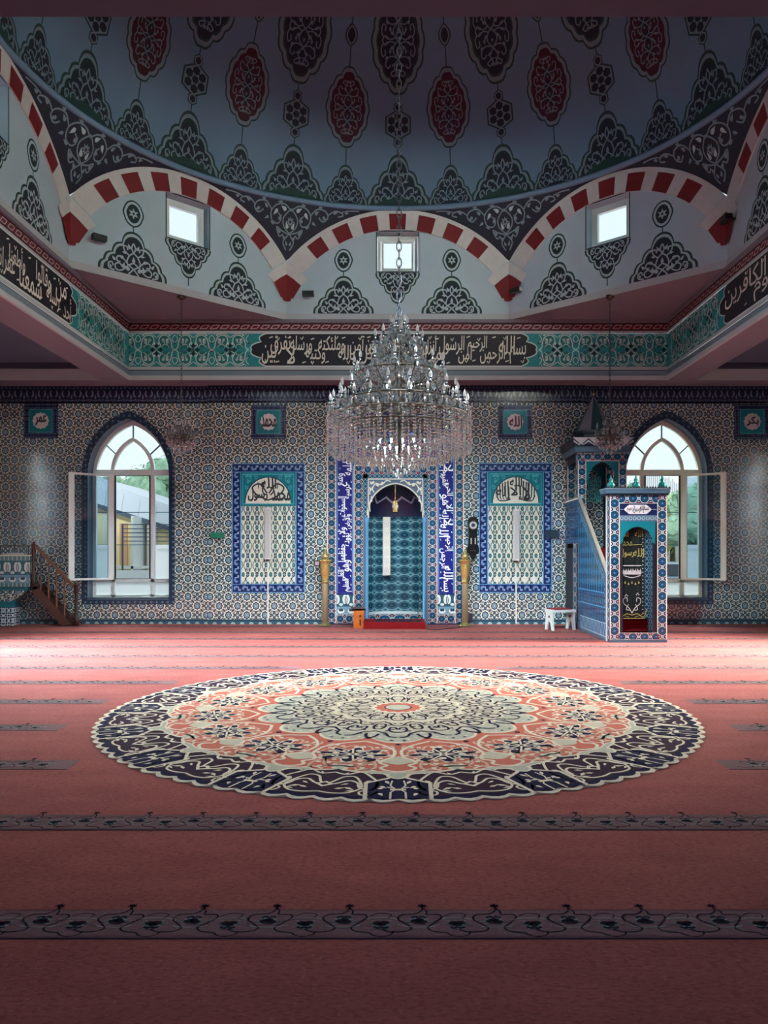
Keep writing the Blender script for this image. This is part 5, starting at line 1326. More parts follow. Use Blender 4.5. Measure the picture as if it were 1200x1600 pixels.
# cream strip standing in the niche
x0, Y0 = ax(604, 16.62), 16.60
cs = thing('narrow_panel', 'narrow cream patterned loudspeaker strip inside the prayer niche', 'loudspeaker', (x0, Y0, az(899, Y0)))
d = MB(); h = 91*Y0/F; d.prism([(-.085, .03), (-.085, -.03), (-.06, -.05), (.06, -.05), (.085, -.03), (.085, .03)], lambda p: (p[0], p[1], 0), lambda p: (p[0], p[1], h), 'tile_cream'); d.build('strip_body', cs)
d = Deco(lambda u, v, h_: (u, -.052-h_, v), .001)
for k in range(6):
    v = .1+k*h/6.2; d.rib([(.06*cos(t)*.7, v+.07*sin(t)) for t in [2*pi*i/10 for i in range(10)]], .012, 'plastic_pale', 1, True); d.leaf((0, v-.03), pi/2, .07, .03, 'plastic_pale', 1)
d.build('faint_pattern', cs)
# carpeted step before the niche
st = thing('prayer_platform', 'low red carpeted step in front of the prayer niche', 'step', (ax(616.5, 15.5), 15.5, 0))
d = MB(); hw = 48.5*15.3/F; d.box(-hw, hw, -.24, .66, 0, .135, 'red_felt'); d.build('carpeted_step', st)
mt = thing('prayer_mat', 'small plaid prayer mat lying on the red step of the niche', 'mat', (ax(616.5, 15.5), 15.5, .135))
d = Deco(lambda u, v, h: (u, v, .004+h), .001); d.rect(-.42, .42, -.1, .56, 'rug_plum', 0)
for k in range(6): d.rib([(-.4+.16*k, -.1), (-.4+.16*k, .56)], .02, 'red_felt', 1)
for k in range(5): d.rib([(-.42, -.05+.14*k), (.42, -.05+.14*k)], .02, 'stripe_rose', 1.3)
slab_edges(d, -.42, .42, -.1, .56, -3, 0, 'rug_plum'); d.build('plaid_weave', mt)
mi_ = thing('desk_microphone', 'black gooseneck microphone with cable on the red step', 'microphone', (ax(653, 15.45), 15.42, .137))
d = MB(); d.lathe([(0, 0), (.075, 0), (.075, .015), (.03, .03), (0, .032)], (0, 0, 0), 'cable_black', 14); d.build('microphone_base', mi_)
d = MB(); d.tube([(0, 0, .02), (.0, .0, .2), (.0, .02, .34), (.01, .08, .44)], .007, 'cable_black', 6); d.build('gooseneck', mi_)
d = MB(); d.lathe([(0, 0), (.016, .01), (.016, .06), (0, .075)], (.01, .085, .43), 'cable_black', 8); d.build('capsule', mi_)
cb = thing('microphone_cable', 'black cable looping from the step across the carpet to the right candlestick', 'cable', (ax(664, 15.2), 15.2, .011))
d = MB(); d.tube([(p[0], p[1], 0) for p in cr([(.02, .05), (.1, -.1), (.3, -.12), (.42, .05), (.6, .12), (.72, .3), (.8, .5)], 6)], .009, 'cable_black', 6); d.build('cord', cb)
# little wooden book stand
rh = thing('wooden_lectern', 'small orange wooden lectern with dark sloping top beside the niche step', 'lectern', (ax(560.5, 15.6), 15.62, 0))
d = MB(); d.box(-.10, .11, -.12, .12, 0, .36, 'wood_orange'); d.build('cabinet_body', rh)
d = MB(); d.obox((.0, 0, .39), (.14, 0, .0), (0, .15, -.03), (0, .01, .02), 'wood_dark'); d.build('reading_top', rh)
d = MB(); d.box(.015, .06, -.128, -.118, .22, .27, 'wood_dark'); d.box(.02, .05, -.128, -.118, .05, .18, 'wood_dark'); d.build('carved_slot', rh)
d = MB(); d.tube([(-.16, 0, .42), (-.12, 0, .40), (-.02, 0, .415)], .02, 'wood_dark', 6); d.build('pen_ledge', rh)
# brass candlesticks
def candlestick(px, label):
    Y = 16.02; o = thing('candlestick', label, 'candlestick', (ax(px, Y), Y, 0), 0, 'tall brass candlesticks')
    d = MB(); d.lathe([(0, 0), (.16, 0), (.16, .015), (.10, .03), (.075, .05), (.07, .07)], (0, 0, 0), 'brass', 24); d.build('base', o)
    d = MB(); d.lathe([(.065, .05), (.065, .9), (.07, .92)], (0, 0, 0), 'brass_pale', 20); d.build('shaft', o)
    d = MB(); d.lathe([(.07, .90), (.085, .93), (.075, .96), (.085, 1.05), (.105, 1.15), (.115, 1.30), (.115, 1.36), (.15, 1.38), (.155, 1.40), (.12, 1.42), (.07, 1.425), (0, 1.43)], (0, 0, 0), 'brass', 24); d.build('cup', o)
    d = MB(); d.lathe([(.075, 1.42), (.08, 1.5), (.05, 1.53), (.045, 1.58), (.02, 1.60), (.012, 1.66), (0, 1.69)], (0, 0, 0), 'brass', 16); d.build('candle_holder', o)
candlestick(508, 'tall brass candlestick standing left of the prayer niche, beside the wall thermostat')
candlestick(726.5, 'tall brass candlestick standing right of the prayer niche, below the pendulum clock')
mat('lattice_lit_cyan', (84, 206, 214), .4)  # teal lattice; the light on it is put into the brighter colour
mat('rail_stone', (150, 142, 134), .5)
# ------------------------------------------------------------------ minbar (pulpit with stairs)
X0 = 3.65; X1 = 4.64; YP = 12.92; YP2 = 13.16; YT = 15.2; YE = YF
root = thing('minbar', 'tall blue tiled minbar with portal, green curtain, stair and pointed cone roof', 'minbar', (X0, YP, 0))
O = (X0, YP, 0)
def FM(y): return lambda u, v, h: (X0+u, y-h, v)     # front-facing map
def front(y, L=.003): return Deco(FM(y), L, O)
def side(L=.003): return Deco(lambda u, v, h: (X0-h, u, v), L, O)   # left flank: u = Y
W = X1-X0; PT = az(771, YP)
PO0, PO1 = ax(968.6, YP)-X0, ax(1023.7, YP)-X0; PZ0 = az(989, YP); PZ1 = az(814.6, YP)
# portal: two posts, head and sill with a real opening
d = front(YP)
oc = (PO0+PO1)/2; ohw = (PO1-PO0)/2; arch = [(oc+u, z) for u, z in pointed(ohw-.05, PZ0, PZ1-.36, PZ1-.09)]
outline = [(0, 0), (W, 0), (W, PT), (0, PT)]
wall_with_holes(d, 0, W, 0, PT, [arch], 'minbar_dark')
for k in range(len(arch)):
    a, b = arch[k], arch[(k+1) % len(arch)]; q0 = FM(YP); q1 = FM(YP2)
    d.face([q0(*a, 0), q0(*b, 0), q1(*b, 0), q1(*a, 0)], 'tile_fret')
b_ = front(YP2); wall_with_holes(b_, 0, W, 0, PT, [arch], 'minbar_dark')
for p in ((0,), (W,)): d.face([(X0+p[0], YP, 0), (X0+p[0], YP2, 0), (X0+p[0], YP2, PT), (X0+p[0], YP, PT)], 'tile_floral_small', [(0, 0), (0, .24), (PT, .24), (PT, 0)])
o = d.build('portal', root); b_.build('portal_back', root)
d = front(YP); B = .165
for u0, u1, v0, v1, vert in ((.0, B, .06, PT, True), (W-B, W, .06, PT, True), (B, W-B, PT-.17, PT, False), (B, W-B, .03, PZ0+.005, False)):
    if vert: d.face([d.P(u0, v0, 2), d.P(u1, v0, 2), d.P(u1, v1, 2), d.P(u0, v1, 2)], 'tile_floral', [(v0, 0.02), (v0, .18), (v1, .18), (v1, 0.02)])
    else: d.face([d.P(u0, v0, 2), d.P(u1, v0, 2), d.P(u1, v1, 2), d.P(u0, v1, 2)], 'tile_floral', [(u0, .02), (u1, .02), (u1, .18), (u0, .18)])
for q in ([(.012, .05), (.012, PT-.01), (W-.012, PT-.01), (W-.012, .05)], [(B, PZ0), (B, PT-.17), (W-B, PT-.17), (W-B, PZ0)]): d.rib(q, .014, 'tile_cream', 3, True)
d.rect(0, W, 0, .05, 'tile_slate', 3)
d.build('floral_border', root)
d = front(YP); c0, c1 = az(805, YP), az(787, YP); d.rect(B, W-B, c0, c1, 'tile_navy', 3); d.rect(B, W-B, PZ1, c0, 'tile_slate', 3)
for k in range(9): d.rib([(B+.04+.075*k+.028*cos(t), (PZ1+c0)/2+.028*sin(t)) for t in [2*pi*i/8 for i in range(8)]], .01, 'orn_pale', 4, True)
m = (c0+c1)/2; hh = (c1-c0)*.40; car = [(oc-.24, m), (oc-.20, m+hh*.5), (oc-.15, m+hh), (oc+.15, m+hh), (oc+.20, m+hh*.5), (oc+.24, m), (oc+.20, m-hh*.5), (oc+.15, m-hh), (oc-.15, m-hh), (oc-.20, m-hh*.5)]
d.fill(car, 'lettering_rose_white', 4); d.rib([(B+.02, m), (oc-.25, m)], .012, 'orn_mid', 4); d.rib([(oc+.25, m), (W-B-.02, m)], .012, 'orn_mid', 4)
cart = d.build('cartouche', root)
d = front(YP)
for w_, u0, u1, v0, v1 in (('بسم', .09, .19, -.8, .5), ('الله', .03, .12, -.2, .8), ('الرحمن', -.08, .06, -.8, .7), ('الرحيم', -.19, -.05, -.7, .8)): put_word(d, w_, oc+u0, oc+u1, m+v0*hh, m+v1*hh, 'ink_black', 6, 0, .003)
d.build('lettering', cart)
d = front(YP)
spn = [(PO0, PZ1), (PO0, PZ1-.40)]+arch[1:-1]+[(PO1, PZ1-.40), (PO1, PZ1)]
d.fill(spn, 'minbar_teal', 3); d.build('arch_spandrel', root)
# cornice with sawtooth edge
d = MB(O); a, b = ax(944, YP)-X0, ax(1045.5, YP)-X0
d.box(X0-.085, X0+b+.0, YP-.05, YP2+.05, PT, PT+.07, 'tile_slate'); d.box(X0-.07, X0+b-.02, YP-.035, YP2+.03, PT-.03, PT, 'minbar_dark'); d.box(X0-.10, X0+b+.01, YP-.065, YP2+.06, PT+.07, PT+.085, 'orn_mid')
n = 24
for k in range(n):
    x = X0-.10+(b+.11)*k/n; w = (b+.11)/n
    d.prism([(x, PT+.085), (x+w, PT+.085), (x+w*.5, PT+.12)], lambda p: (p[0], YP-.06, p[1]), lambda p: (p[0], YP-.03, p[1]), 'minbar_dark')
d.build('cornice', root)
for px in (954.5, 993.6, 1034.8):
    d = MB(O); d.lathe([(.03, 0), (.06, .035), (.068, .07), (.055, .105), (.025, .13), (.04, .15), (.028, .18), (.012, .2), (.016, .215), (.0, .25)], (ax(px, YP+.1), YP+.1, PT+.085), 'finial_green', 14); d.build('finial', root)
# curtain in the doorway, embroidered
YK = YP+.17; k_ = YK/F
d = MB(O); uu = [i/24 for i in range(25)]
zt, z_b = PZ1-.10, az(967, YK)
xa, xb = X0+PO0+.03, X0+PO1-.13
wav = lambda t: YK+.018*sin(t*30)
for i in range(24):
    t0, t1 = uu[i], uu[i+1]; d.face([(xa+(xb-xa)*t0, wav(t0), z_b), (xa+(xb-xa)*t1, wav(t1), z_b), (xa+(xb-xa)*t1, wav(t1), zt), (xa+(xb-xa)*t0, wav(t0), zt)], 'velvet_green', None, True)
d.face([(xb, YK, z_b), (xb+.13, YK+.03, z_b), (xb+.13, YK+.03, zt), (xb, YK, zt)], 'tile_fret')
cur = d.build('curtain', root)
d = Deco(lambda u, v, h: (u, YK-.022-h, v), .001, O)
cx_ = (xa+xb)/2; Z = lambda p: az(p, YK)
put_word(d, 'الله', cx_+.05, cx_+.19, Z(839), Z(828), 'gold_thread', 1); put_word(d, 'محمد', cx_-.2, cx_-.06, Z(839), Z(829), 'gold_thread', 1)
put_word(d, 'محمد', cx_-.2, cx_-.0, Z(853), Z(844), 'gold_thread', 1); d.rib([(cx_-.0, Z(851.5)), (cx_+.18, Z(850.5))], .012, 'gold_thread', 1)
put_word(d, 'الله', cx_+.02, cx_+.21, Z(870), Z(857), 'gold_thread', 1, 0, .004); put_word(d, 'رسول', cx_-.21, cx_+.03, Z(871), Z(858), 'gold_thread', 1, 0, .004)
d.build('embroidery_pattern', cur); d = Deco(lambda u, v, h: (u, YK-.022-h, v), .001, O)
hw = .165
d.fill([(cx_-hw, Z(884.5)), (cx_+hw, Z(884.5)), (cx_+hw, Z(883)), (cx_-hw, Z(883))], 'silver_thread', 1)
d.fill([(cx_-hw, Z(896))]+[(cx_-hw+2*hw*i/20, Z(891.5 if (i % 5 in (2, 3)) else 888 if i % 5 else 894)) for i in range(21)]+[(cx_+hw, Z(896)), (cx_+hw*.9, Z(897.5)), (cx_-hw*.9, Z(897.5))], 'silver_thread', 1)
d.rib(cr([(cx_-hw*.9, Z(899)), (cx_, Z(902.5)), (cx_+hw*.9, Z(899))], 5), .014, 'silver_thread', 1)
d.build('embroidered_valance', cur); d = Deco(lambda u, v, h: (u, YK-.022-h, v), .001, O)
for k in (-2, -1, 0, 1, 2): d.leaf((cx_+k*.06, Z(912+(k % 2)*2)), pi/2, .05, .03, 'gold_thread', 1)
for s in (1, -1):
    K = lambda pts: [(cx_+s*u, Z(v)) for u, v in pts]
    d.rib(cr(K([(0, 958), (.05, 950), (.14, 943), (.15, 936), (.09, 934), (.08, 940)]), 4), .013, 'silver_thread', 1); d.rib(cr(K([(.03, 953), (.1, 952), (.06, 944)]), 4), .01, 'silver_thread', 1)
    for p in ((.1, 928), (.12, 930), (.08, 930)): d.leaf(K([p])[0], pi/2*s, .03, .02, 'silver_thread', 1)
    d.rib(cr(K([(0, 961), (.1, 959), (.2, 964), (.26, 952)]), 4), .012, 'gold_thread', 1); d.rib(cr(K([(.05, 964), (.15, 961), (.22, 957)]), 4), .008, 'gold_thread', 1)
for k in range(22): d.disc((xb-.035, Z(836+k*5.8)), .011, 'silver_thread', 1, 5)
d.rib([(xa, Z(966)), (xb, Z(966))], .012, 'gold_thread', 1)
d.build('embroidery_pattern', cur)
# red carpeted treads inside
TZ = 1.66; NS = 8
for k in range(NS):
    z = PZ0+(TZ-PZ0)*(k+1)/NS; y = YP2+.12+(YT-YP2-.1)*k/NS
    d = MB(O); d.box(X0+.05, X1-.05, y, YT, z-(TZ-PZ0)/NS if k else .02, z, 'red_felt'); d.build('step', root)
d = MB(O); d.box(X0+.02, X1-.02, YP+.02, YP2+.14, .02, PZ0, 'red_felt'); d.build('threshold', root)
# flanks: sloping parapet with tiled side
zr0, zr1 = 1.18, 2.66
for s, xs in ((0, X0), (1, X1)):
    d = Deco((lambda u, v, h: (X0-h, u, v)) if s == 0 else (lambda u, v, h: (X1+h, u, v)), .003, O)
    pts = [(YP2, 0), (YT, 0), (YT, zr1), (YP2, zr0)]
    d.face([d.P(*p, 0) for p in pts], 'tile_minbar_side', [(p[0], p[1]) for p in pts])
    q = [(X0+.06, X0+.06), (X1-.06, X1-.06)][s]
    d.face([(q[0], YP2, 0), (q[0], YT, 0), (q[0], YT, zr1), (q[0], YP2, zr0)], 'minbar_dark')
    fl_ = d.build('flank', root)
    d = Deco((lambda u, v, h: (X0-h, u, v)) if s == 0 else (lambda u, v, h: (X1+h, u, v)), .003, O)
    d.face([d.P(YP2, .07, 1), d.P(YT, .07, 1), d.P(YT, .31, 1), d.P(YP2, .31, 1)], 'tile_wave', [(0, 0), (YT-YP2, 0), (YT-YP2, .24), (0, .24)])
    d.face([d.P(YP2, 0, 1), d.P(YT, 0, 1), d.P(YT, .07, 1), d.P(YP2, .07, 1)], 'tile_slate')
    for a, b in ((.33, .56), (.60, .82)): d.face([d.P(YP2+.07, a, 1), d.P(YT-.02, a, 1), d.P(YT-.02, b, 1), d.P(YP2+.07, b, 1)], 'tile_minbar_band', [(0, a), (YT-YP2-.1, a), (YT-YP2-.1, b), (0, b)])
    for z in (.58, .84): d.rib([(YP2, z), (YT, z)], .014, 'tile_skyblue', 2)
    sl = (zr1-zr0)/(YT-YP2)
    d.rib([(YP2, zr0-.10), (YT, zr1-.10)], .14, 'tile_fret', 2); d.rib([(YP2, zr0-.20), (YT, zr1-.20)], .012, 'tile_skyblue', 3); d.rib([(YP2+.035, .31), (YP2+.035, zr0-.1)], .07, 'tile_fret', 2.4)
    d.build('tile_band', fl_)
    d = MB(O); d.bar((xs+(.03 if s == 0 else -.03), YP2, zr0+.02), (xs+(.03 if s == 0 else -.03), YT, zr1+.02), .06, .05, 'rail_stone'); d.build('handrail', root)
# tower: platform walls, four posts, arches, cornice, roof
TT = az(707, YT)
hz = 2.66
d = MB(O); d.box(X0+.02, X1-.02, YT, YE-.01, 0, TZ, 'minbar_dark'); d.build('platform', root)
d = Deco(lambda u, v, h: (X0-h, u, v), .003, O)
yy = (YT, YE-.01)
d.face([d.P(yy[0], 0, 0), d.P(yy[1], 0, 0), d.P(yy[1], 1.6, 0), d.P(yy[0], 1.6, 0)], 'minbar_dark')
PY = ax(1, 1)
d.face([d.P(15.28, .12, 1), d.P(15.28, 1.75, 1), d.P(15.62, 1.75, 1), d.P(15.62, .12, 1)], 'tile_floral', [(.12, 0), (1.75, 0), (1.75, .2), (.12, .2)])
d.face([d.P(YT, 1.75, 1), d.P(yy[1], 1.75, 1), d.P(yy[1], 2.66, 1), d.P(YT, 2.66, 1)], 'tile_minbar_band', [(0, 0), (1.1, 0), (1.1, .9), (0, .9)])
d.rib([(yy[1]-.05, .05), (yy[1]-.05, 2.70)], .035, 'tile_skyblue', 2)
d.rib([(YT, 2.66), (yy[1], 2.66)], .03, 'upvc_warm', 2)
d.build('platform_side', root)
# posts
for (u0, u1) in ((0, .165), (W-.165, W)):
    for y0, y1 in ((YT, YT+.16), (YE-.2, YE-.02)):
        d = MB(O); d.box(X0+u0, X0+u1, y0, y1, TZ, TT, 'minbar_dark')
        f = front(y0); f.face([f.P(u0, hz-.6, 1), f.P(u1, hz-.6, 1), f.P(u1, az(720, YT), 1), f.P(u0, az(720, YT), 1)], 'tile_floral', [(hz-.6, .02), (hz-.6, .18), (az(720, YT), .18), (az(720, YT), .02)])
        for e in (u0+.007, u1-.007): f.rib([(e, hz-.6), (e, az(720, YT))], .013, 'tile_cream', 2)
        g_ = side(); 
        if u0 == 0: g_.face([g_.P(y0, hz, 1), g_.P(y1, hz, 1), g_.P(y1, TT, 1), g_.P(y0, TT, 1)], 'tile_floral', [(hz, .02), (hz, .18), (TT, .18), (TT, .02)])
        p_ = d.build('post', root); f.build('floral_facing', p_)
        if u0 == 0: g_.build('floral_facing', p_)
d = front(YT); ah = az(720, YT); f0, f1 = ax(918, YT)-X0, ax(967, YT)-X0; f0, f1 = .165, W-.165
arc2 = [((f0+f1)/2+u, z) for u, z in pointed((f1-f0)/2-.05, 3.02, 3.04, 3.40)][1:-1]
def archplate(D, y):
    q = front(y); q.fill([(f0, 2.98), ((f0+f1)/2-(f1-f0)/2+.05, 2.98)]+arc2+[((f0+f1)/2+(f1-f0)/2-.05, 2.98), (f1, 2.98), (f1, ah), (f0, ah)], 'minbar_teal', 0); return q
archplate(d, YT+.02).build('arch_plate', root); archplate(d, YE-.06).build('arch_plate', root)
d = front(YT); d.face([d.P(0, ah, 1), d.P(W, ah, 1), d.P(W, TT, 1), d.P(0, TT, 1)], 'tile_floral', [(0, 0), (W, 0), (W, .2), (0, .2)]); d.rib([(f0, ah), (f1, ah)], .014, 'tile_cream', 2); d.build('head_band', root)
d = MB(O); d.box(X0, X1, YT+.01, YE-.02, ah+.0, TT, 'minbar_dark'); d.build('canopy', root)
# pierced side screens (seen through the arch)
d = Deco(lambda u, v, h: (X0+.03+h, u, v), .003, O)
for k in range(12):
    a = YT+.2+.072*k; d.rib([(a, hz), (a, 3.25)], .014, 'finial_green', 1)
    if k < 11: d.rib([(a, hz+.05), (a+.072, hz+.17), (a, hz+.29), (a+.072, hz+.41), (a, hz+.53)], .014, 'finial_green', 1)
for z in (hz, hz+.2, hz+.4, 3.25): d.rib([(YT+.18, z), (YE-.2, z)], .016, 'finial_green', 1)
d.build('lattice_screen', root)
d = Deco(lambda u, v, h: (X0+u, YE-.10-h, v), .003, O)
for k in range(7):
    a = .47+.045*k; d.rib([(a, hz), (a, 3.2)], .014, 'lattice_lit_cyan', 1)
    if k < 6: d.rib([(a, hz+.04), (a+.045, hz+.13), (a, hz+.22), (a+.045, hz+.31), (a, hz+.4), (a+.045, hz+.5)], .014, 'lattice_lit_cyan', 1)
for z in (hz, hz+.18, hz+.36, 3.2): d.rib([(.47, z), (.74, z)], .014, 'lattice_lit_cyan', 1)
d.build('back_lattice', root)
d = MB(O); e = .07
d.box(X0-.06, X1+.06, YT-.06, YE, TT, TT+.13, 'tile_slate'); z1 = TT+.13; z2 = az(684.5, YT)
q = front(YT-.106); q.face([q.P(-.11, z1, 0), q.P(W+.11, z1, 0), q.P(W+.11, z2, 0), q.P(-.11, z2, 0)], 'tile_crest', [(0, 0), (W+.22, 0), (W+.22, .24), (0, .24)])
d.box(X0-.11, X1+.11, YT-.10, YE, z1, z2, 'minbar_dark'); d.build('tower_cornice', root); q.build('crest_band', root)
# drum and cone
cx2, cy2 = X0+W/2-.02, YT+.60; z3 = z2
d = MB(O); d.lathe([(.40, z3), (.40, z3+.14), (.44, z3+.15), (.44, z3+.21)], (cx2, cy2, 0), 'minbar_dark', 8, False); d.build('roof_drum', root)
d = MB(O); zt_ = az(617, cy2); r = .40; zb_ = z3+.21
vt = [(cx2+r*cos(pi/8+2*pi*k/8), cy2+r*sin(pi/8+2*pi*k/8), zb_) for k in range(8)]
for k in range(8): d.face([vt[k], vt[(k+1) % 8], (cx2, cy2, zt_)], 'cone_teal' if k % 2 else 'cone_grey')
d.face(vt[::-1], 'minbar_dark'); d.build('cone_roof', root)
d = MB(O); d.lathe([(.02, 0), (.035, .04), (.012, .08), (0, .16)], (cx2, cy2, zt_-.02), 'brass', 8); d.build('roof_finial', root)

# ------------------------------------------------------------------ stool beside the minbar
Ys = 15.15; xs = ax(876, Ys)
root = thing('footstool', 'low white wooden stool with red seat pad standing left of the minbar', 'stool', (xs, Ys, 0), radians(20))
d = MB(); d.box(-.27, .25, -.17, .17, .36, .41, 'stool_white'); d.build('seat', root)
d = MB(); d.box(-.19, .19, -.13, .16, .41, .435, 'cushion_red'); d.build('seat_pad', root)
for s in (-1, 1):
    d = MB(); x = .235 if s > 0 else -.255
    out = [(-.16, 0), (-.09, 0), (-.045, .14), (0, .2), (.045, .14), (.09, 0), (.16, 0), (.12, .36), (-.12, .36)]
    d.prism(out, lambda p: (x-.015, p[0], p[1]), lambda p: (x+.015, p[0], p[1]), 'stool_white')
    leg = d.build('leg_panel', root)
    d = MB(); d.lathe([(0, -.017), (.028, -.017), (.028, .017), (0, .017)], (0, 0, 0), 'black_wood', 10); o = d.build('heart_cutout', leg); o.location = (x, 0, .27); o.rotation_euler = (0, pi/2, 0)

# ------------------------------------------------------------------ preaching pulpit on the left with its wooden stair
Yk = 15.9; xk = -8.6
root = thing('tiled_pulpit', 'faceted tiled pulpit with white palmette bands at the foot of the wooden stair', 'pulpit', (xk, Yk, 0))
zt = az(869, Yk); zm = az(917, Yk); zf = az(940, Yk); YB2 = 16.37-Yk; XF = -9.4-xk
up = [(XF, 0), (ax(46.5, Yk)-xk, 0), (ax(51, 16.37)-xk, YB2), (XF, YB2)]
lo = [(XF, .06), (ax(18, Yk+.06)-xk, .06), (ax(26, 16.15)-xk, .22), (ax(31, 16.37)-xk, YB2), (XF, YB2)]
nk = [(XF, .04), (ax(44, Yk+.04)-xk, .04), (ax(46, 16.15)-xk, .22), (ax(46, 16.37)-xk, YB2), (XF, YB2)]
def loft(d, A, z0, B, z1, mat, v0=0., v1=None):
    s = 0
    for k in range(len(A)-1):
        j = k+1; l = hypot(A[k][0]-A[j][0], A[k][1]-A[j][1]); vb = v1 if v1 is not None else v0+z1-z0
        d.face([(*A[k], z0), (*A[j], z0), (*B[j], z1), (*B[k], z1)], mat, [(s, v0), (s+l, v0), (s+l, vb), (s, vb)]); s += l
def cap(d, A, z, mat): d.face([(*p, z) for p in A], mat)
d = MB(); loft(d, up, zm, up, zt, 'tile_palmette', 0, .62); cap(d, up, zm, 'minbar_dark'); d.build('upper_body', root)
big = [(p[0]+(.02 if p[0] > XF else 0), p[1]-(.02 if p[1] < .1 else 0)) for p in up]
d = MB(); loft(d, big, zt, big, zt+.03, 'upvc_warm'); cap(d, big, zt+.03, 'upvc_warm'); cap(d, big, zt, 'upvc_warm'); d.build('rim', root)
d = MB(); loft(d, nk, zm-.08, nk, zm, 'minbar_teal'); loft(d, lo, zf, nk, zm-.08, 'wall_tile'); d.build('tapered_neck', root)
d = MB(); loft(d, lo, zf-.13, lo, zf, 'minbar_teal'); d.build('teal_band', root)
d = MB(); loft(d, lo, 0, lo, zf-.13, 'tile_star'); d.build('foot', root)
d = MB(); q = [(XF, .05, zt+.22), (up[1][0]-.05, .05, zt+.22), (up[2][0]-.05, YB2-.05, zt+.22)]
d.tube(q, .012, 'antique_brass', 6)
for k in range(5): x = up[1][0]-.05-.30*k; d.tube([(x, .05, zt), (x, .05, zt+.22)], .010, 'antique_brass', 6)
d.build('rail', root)
pp = thing('paper_stack', 'loose white papers and a book lying on the tiled pulpit top', 'papers', (ax(26, 16.05), 16.05, zt+.031))
d = MB(); d.obox((.06, 0, .02), (.12, .02, 0), (-.02, .10, 0), (0, 0, .02), 'paper_white'); d.build('book', pp)
d = MB(); d.obox((-.10, -.01, .012), (.12, -.02, 0), (.02, .1, 0), (0, 0, .012), 'paper_white'); d.build('sheets', pp)
Yg = 16.0; gx = lambda px: ax(px, Yg); gz = lambda py: az(py, Yg)
root = thing('wooden_stair', 'small dark wooden stair with turned balusters leading up to the left pulpit', 'stair', (gx(85), Yg, 0)); O = (gx(85), Yg, 0)
for y, nm in ((Yg-.03, 'stringer'), (Yg+.33, 'stringer')):
    d = MB(O); out = [(gx(53), gz(917)), (gx(58), gz(914)), (gx(113), gz(976)), (gx(97), gz(976.5)), (gx(53), gz(928))]
    d.prism(out, lambda p: (p[0], y-.02, p[1]), lambda p: (p[0], y+.02, p[1]), 'wood_brown' if y < Yg else 'wood_dark'); d.build(nm, root)
for k in range(5):
    t = (k+.6)/5; x = gx(60)+(gx(116)-gx(60))*t; z = gz(917)+(0-gz(917))*t
    d = MB(O); d.box(x-.13, x+.12, Yg-.01, Yg+.31, z-.02, z+.02, 'wood_dark'); d.box(x-.13, x-.11, Yg-.01, Yg+.31, z, z+.15, 'wood_dark'); d.build('tread', root)
def newel(px, py0, py1, m, nm='newel_post'):
    d = MB(O); h = gz(py0)-gz(py1); zz = gz(py1)
    d.lathe([(.05, 0), (.05, .18*h), (.035, .2*h), (.045, .24*h), (.032, .28*h), (.028, .6*h), (.042, .66*h), (.03, .7*h), (.044, .74*h), (.044, .9*h), (.05, .91*h), (.05, .94*h), (.02, .95*h), (.04, .97*h), (0, h)], (gx(px), Yg-.02, zz), m, 12); d.build(nm, root)
newel(53, 846, 917, 'wood_dark'); newel(120, 909, 977, 'wood_dark')
d = MB(O); d.bar((gx(55), Yg-.02, gz(852)), (gx(121), Yg-.02, gz(921)), .05, .06, 'wood_rail', (0, 0, 1)); d.build('handrail', root)
for px in (64, 76.5, 89, 101.5):
    t = (px-55)/(121-55); z1 = gz(852+69*t); t2 = (px-52)/(113-52); z0 = gz(914+62*t2)
    h = z1-z0; d = MB(O); d.lathe([(.022, 0), (.022, .1*h), (.014, .14*h), (.024, .3*h), (.014, .5*h), (.02, .55*h), (.013, .6*h), (.018, .85*h), (.014, h)], (gx(px), Yg-.02, z0), 'wood_brown' if px < 70 else 'wood_rail', 8); d.build('baluster', root)
d = MB(O); d.box(gx(52.5), gx(60), Yg-.05, Yg+.34, gz(921), gz(916), 'wood_dark'); d.build('landing', root)
# ------------------------------------------------------------------ chandeliers
def mesh_part(name, mb, parent): return mb.build(name, parent)
def strand(mb, p, length, bead=.020, step=.042, drop=.075, m='crystal', n=4):
    z = p[2]; k = 0
    while z > p[2]-length+drop*1.2:
        mb.octa((p[0], p[1], z-step/2), bead, step*.5, step*.42, m, n, k*.6); z -= step; k += 1
    mb.octa((p[0], p[1], z-drop*.35), bead*1.5, drop, drop*.35, m, 6)
def garland(mb, p, q, sag, n, bead=.018, m='crystal'):
    for k in range(n+1):
        t = k/n; mb.octa((p[0]+(q[0]-p[0])*t, p[1]+(q[1]-p[1])*t, p[2]+(q[2]-p[2])*t-sag*4*t*(1-t)), bead, bead*1.25, bead*1.25, m, 4, k*.5)
def candle_mb(s, m_metal):
    c = MB()
    c.lathe([(.012*s, 0), (.055*s, .012*s), (.060*s, .022*s), (.02*s, .026*s)], (0, 0, 0), 'crystal', 10, True, False)
    c.lathe([(.014*s, .0), (.020*s, .02*s), (.017*s, .03*s)], (0, 0, 0), m_metal, 8, True, False)
    c.lathe([(.016*s, .03*s), (.016*s, .105*s)], (0, 0, 0), 'chrome_dark', 8)
    c.lathe([(.012*s, .105*s), (.022*s, .135*s), (.019*s, .165*s), (.006*s, .20*s), (0, .215*s)], (0, 0, 0), 'candle_glass', 8)
    for k in range(5):
        a = 2*pi*k/5; c.octa((.052*s*cos(a), .052*s*sin(a), -.030*s), .013*s, .05*s, .03*s, 'crystal', 4, a)
    return c
crystal('candle_glass', (.85, .85, .85, 1), (1, 1, 1, 1), (.95, .95, .95, 1), .25, .55)
